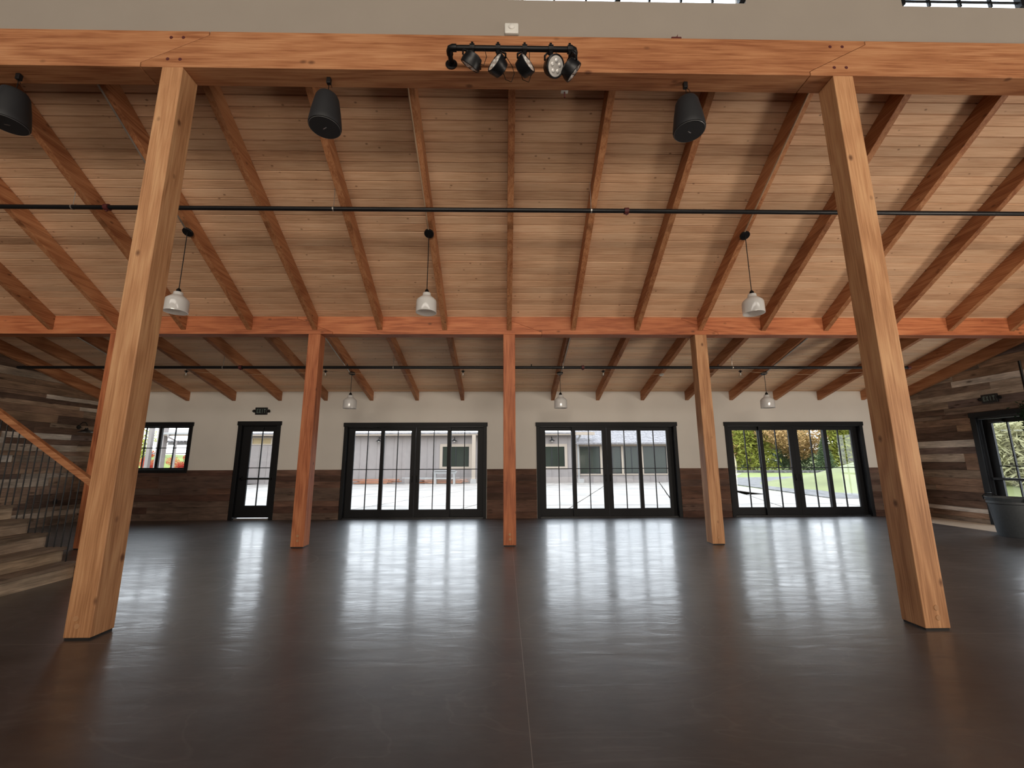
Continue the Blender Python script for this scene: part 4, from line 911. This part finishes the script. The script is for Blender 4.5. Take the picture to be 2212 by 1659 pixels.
for rr in range(n_rows):           # individual shingles where they show
    y0 = YB - 0.62 + rr * 0.21; z0 = 2.725 + (y0 - (YB - 0.6)) * 2.48 / 6.0
    sh = MB(); x = 5.25 + (0.17 if rr % 2 else 0)
    while x < 12.85:
        w_ = random.uniform(0.22, 0.36); x2 = min(x + w_, 12.9); dz = random.uniform(0.012, 0.035)
        sh.add([(x, y0, z0 + dz), (x2 - .012, y0, z0 + dz), (x2 - .012, y0 + 0.24, z0 + 0.10 + .006), (x, y0 + 0.24, z0 + 0.10 + .006), (x, y0, z0), (x2 - .012, y0, z0)], [(0, 1, 2, 3), (4, 5, 1, 0)], random.random())
        x = x2
    o = sh.build('shingle_course', M['roofm'], roof)
    o['kind'] = 'stuff'
# column, downspout, wall lamps
MB().box(-2.33, -2.07, YB - 0.75, YB - 0.5, G + 0.25, 3.35).build('column', M['cream'], bld)
MB().prism([(-2.42, G), (-1.98, G), (-2.02, G + 0.3), (-2.38, G + 0.3)], 1, YB - 0.85, YB - 0.40).build('column_base', M['pale'], bld)
MB().tube([(5.45, YB - 0.5, 3.4), (5.55, YB - 0.4, 3.25), (5.42, YB - 0.12, 2.95), (5.42, YB - 0.12, 0.1)], 0.07, 8).build('downspout', M['pale'], bld, smooth=True)
MB().box(5.28, 5.72, YB - 0.5, YB - 0.05, G, G + 0.28).build('splash_block', M['pale'], bld)
for xx_, lb in ((-9.15, 'black barn lamp under the eave, seen through the left panel of the left door'), (-3.66, 'black barn lamp above the cream-framed window left of the cream column'), (3.5, 'black barn lamp on the grey building seen through the middle door')):
    r = empty('barn_lamp', (xx_, YB - 0.25, 2.85)); tag(r, lb, 'wall light', 'barn lamps on the grey building')
    MB().tube(torus_arc((xx_, YB - 0.14, 3.08), (0, 1, 0), (0, 0, 1), 0.12, 0, PI, 8), 0.018, 8).build('gooseneck', M['iron'], r, smooth=True)
    MB().lathe([(0.0, 0.17), (0.05, 0.16), (0.08, 0.08), (0.24, 0.0), (0.22, 0.0), (0.0, 0.07)], (xx_, YB - 0.26, 2.90), (0, 0, 1), 22).build('shade', M['blacks'], r, smooth=True)
    MB().lathe([(0.0, 0.06), (0.05, 0.04), (0.07, 0.0), (0.05, -0.05), (0.0, -0.07)], (xx_, YB - 0.26, 2.90), (0, 0, 1), 14).build('globe', M['whitep'], r, smooth=True)
# sawhorse bench and stacked boards
r = empty('trestle_bench', (-4.13, 29.9, G)); tag(r, 'white trestle bench standing in front of the board pile', 'bench')
MB().prism([(-5.0, 0.79), (-3.26, 0.79), (-3.36, 0.60), (-4.90, 0.60)], 1, 29.7, 29.78).build('apron', M['pale'], r)
MB().box(-4.85, -3.41, 29.62, 30.2, 0.79, 0.84).build('seat', M['pale'], r)
for a in (-4.86, -3.55):
    for b_ in (29.72, 30.08): MB().box(a, a + 0.12, b_, b_ + 0.08, G, 0.79).build('leg', M['pale'], r)
MB().box(-4.8, -3.45, 29.74, 29.78, 0.24, 0.33).build('stretcher', M['pale'], r)
def boards(x0, x1, n, z0, mat, name, label, group, th=0.045, jit=0.5):
    for k in range(n):
        lvl = k // 3; q = k % 3; l = random.uniform(1.8, 3.2)
        a = x0 + random.uniform(0, max(0.1, (x1 - x0) - l)); y = 30.25 + q * 0.22 + random.uniform(-0.03, 0.03)
        z = z0 + lvl * (th + 0.004)
        o = MB().box(a, a + l, y - 0.09, y + 0.09, z, z + th, random.random()).build(name, mat); o.rotation_euler = (0, 0, random.uniform(-0.012, 0.012)); tag(o, label, 'board', group)
boards(-11.4, -7.3, 18, G + 0.04, M['lumber'], 'lumber_board', 'orange board in the loose pile outside the left door, left half of the doorway', 'orange boards outside, left pile')
boards(-6.2, -2.5, 15, G + 0.04, M['lumber'], 'lumber_board', 'orange board in the pile behind the white trestle bench', 'orange boards outside, right pile')
boards(-7.9, -2.2, 6, G + 0.30, M['pale'], 'white_board', 'white board laid on top of the lumber behind the trestle bench', 'white boards outside', th=0.06)
o = MB().prism([(-18.9, G), (-18.1, G), (-18.2, 0.35), (-18.45, 0.45), (-18.8, 0.3)], 1, 30.2, 30.7).build('red_sack', M['red'], bevel=0.08); tag(o, 'red bundle on the ground outside the narrow door', 'sack')

# ---- pavilion and plants outside the left window
pv = empty('pavilion', (-19.6, 25, G)); tag(pv, 'pale open-sided shelter with posts and a downspout outside the left window', 'shelter')
MB().box(-19.95, -19.58, 24.6, 24.9, G, 3.6).build('post', M['siding'], pv)
MB().box(-21.15, -20.95, 25.4, 25.6, G, 3.6).build('post', M['siding'], pv)
MB().box(-18.72, -18.45, 25.4, 25.7, G, 3.3).build('post', M['cream'], pv)
MB().box(-19.6, -17.2, 24.6, 24.8, 2.95, 3.12).build('eave_board', M['cream'], pv)
MB().prism([(24.5, 3.12), (27, 3.5), (27, 3.4), (24.5, 3.02)], 0, -19.6, -17.6).build('roof', M['pale'], pv)
MB().box(-21.6, -19.0, 27.5, 27.7, 2.55, 2.68).build('rafter_tie', M['roofm'], pv)
for k in range(12): MB().box(-21.5 + k * 0.2, -21.42 + k * 0.2, 26.5, 27.9, 2.68, 2.78).build('slat', M['roofm'], pv)
MB().tube([(-19.30, 24.5, 3.0), (-19.22, 24.5, 2.86), (-18.93, 24.7, 2.66), (-18.90, 24.7, G)], 0.06, 8).build('downspout', M['siding'], pv, smooth=True)
MB().box(-21.5, -17.6, 26.1, 26.18, 1.95, 2.02).build('rail', M['siding'], pv)

def plant_mesh(kind):
    """returns verts, faces, tones of a unit-height crown for each kind"""
    if kind == 'conifer':
        P = []; 
        for k in range(8500):
            h = rng.random() ** 0.8; z = 0.05 + 0.95 * h; lay = (z * 16) % 1.0
            rad = (1 - z) ** 0.85 * 0.26 * (0.55 + 0.6 * (1 - lay)) + 0.01
            a = rng.random() * 2 * PI; rr = rad * rng.random() ** 0.4
            P.append((math.cos(a) * rr, math.sin(a) * rr, z - rr * 0.35))
        P = np.array(P); size = 0.014; st = 1.7
    elif kind == 'round':
        P = []; cs = [(rng.normal() * 0.15, rng.normal() * 0.15, rng.uniform(0.3, 0.9), rng.uniform(0.10, 0.2)) for _ in range(14)]
        for k in range(8000):
            c = cs[k % 14]; d = rng.normal(size=3); d /= np.linalg.norm(d); r = c[3] * rng.random() ** 0.35
            P.append((c[0] + d[0] * r, c[1] + d[1] * r, c[2] + d[2] * r * 0.9))
        P = np.array(P); size = 0.0115; st = 1.5
    else:                       # upright reeds / twiggy shrub
        P = []
        for k in range(9000):
            a = rng.random() * 2 * PI; rr = 0.5 * rng.random() ** 0.5; P.append((math.cos(a) * rr, math.sin(a) * rr, rng.random() ** 1.2))
        P = np.array(P); size = 0.022; st = 3.0
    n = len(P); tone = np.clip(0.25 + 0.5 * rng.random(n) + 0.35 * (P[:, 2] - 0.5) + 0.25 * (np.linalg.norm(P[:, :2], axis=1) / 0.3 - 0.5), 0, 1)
    return leaf_cloud(P, None, size, tone, stretch=st)
KIN = {k: plant_mesh(k) for k in ('conifer', 'round', 'reed')}
PROT = {}
def tree(name, kind, mat, x, y, z, h, wide, label, group, rot=0.0, trunk=True):
    key = (kind, mat)
    if key not in PROT:
        r = empty(name, (x, y, z)); ORG[r.name] = (0, 0, 0)
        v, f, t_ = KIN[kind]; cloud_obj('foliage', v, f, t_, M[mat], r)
        MB().tube([(0, 0, -0.02), (0.005, 0, 0.3), (0, 0.005, 0.85)], [0.018, 0.014, 0.004], 8).build('trunk', M['bark'], r)
        PROT[key] = r
    else:
        r = copy_tree(PROT[key]); r.name = name
    r.location = (x, y, z); r.scale = (h * wide, h * wide, h); r.rotation_euler = (0, 0, rot); tag(r, label, 'tree' if h > 4 else 'shrub', group)
    return r
TG = 'trees beyond the meadow'
T = [('conifer_tree', 'conifer', 'leaf_y', 37.5, 64, 15, 1.05, 'yellow-green conifer at the left of the right sliding door view'),
     ('autumn_tree', 'round', 'leaf_o', 43.0, 63, 10.5, 1.35, 'rust-coloured tree in the second panel of the right door'),
     ('evergreen_tree', 'conifer', 'leaf_g', 47.0, 68, 14, 1.0, 'dark green conifer between the rust tree and the bright conifer'),
     ('conifer_tree', 'conifer', 'leaf_y', 49.5, 60, 15, 1.15, 'tall bright yellow-green conifer in the third panel of the right door'),
     ('autumn_tree', 'round', 'leaf_o', 54.5, 62, 12, 0.95, 'rust-coloured tree at the edge of the hill, in the last door panel'),
     ('evergreen_tree', 'conifer', 'leaf_g', 77, 96, 15, 1.4, 'distant grey-green conifer on the hill at the far right'),
     ('evergreen_tree', 'conifer', 'leaf_g', 86, 100, 14, 1.5, 'distant grey-green conifer furthest right on the hill'),
     ('evergreen_tree', 'conifer', 'leaf_g', 50, 92, 20, 1.7, 'dark green conifer behind the rust tree, at the back'),
     ('evergreen_tree', 'conifer', 'leaf_g', 63, 96, 20, 1.7, 'dark green conifer behind the tall bright conifer, at the back'),
     ('autumn_tree', 'round', 'leaf_o', 40, 72, 9, 1.5, 'low rust-coloured tree behind the left yellow-green conifer'),
     ('small_conifer', 'conifer', 'leaf_g', 43.5, 57, 4.6, 1.3, 'small dark green conifer in front of the rust tree'),
     ('autumn_tree', 'round', 'leaf_o', 33, 68, 10, 1.4, 'rust-coloured tree at the far left of the right door view'),
     ('autumn_tree', 'round', 'leaf_y', -30, 34, 5.2, 1.2, 'yellow-green leafy tree outside the left window'),
     ('autumn_shrub', 'round', 'leaf_r', -22.9, 28, 2.4, 0.7, 'red shrub left of the grey post outside the left window'),
     ('autumn_shrub', 'round', 'leaf_r', -21.2, 28.5, 2.1, 1.1, 'wide red shrub right of the grey post outside the left window'),
     ]
for i, (nm, kd, mt, x, y, h, wd, lb) in enumerate(T):
    tree(nm, kd, mt, x, y, (G if y > 40 else (0.0 if h > 5 else 0.2)) + (6.0 if 'on the hill' in lb else 0) - 0.1, h, wd, lb, TG if y > 40 else 'plants outside the left window', rot=i * 1.7)
for i, (x, y, h, lb) in enumerate(((22.5, 18.2, 3.0, 'tall straw-coloured reeds outside the side door, nearest clump'), (25.0, 20.0, 3.6, 'tall straw-coloured reeds outside the side door, middle clump'), (23.5, 15.8, 2.8, 'straw-coloured reeds outside the side door, right clump'), (28, 24.2, 4.0, 'straw-coloured reeds outside the side door, back clump'))):
    tree('reed_clump', 'reed', 'leaf_s', x, y, 0.2, h, 1.1, lb, 'reeds outside the side door', rot=i)
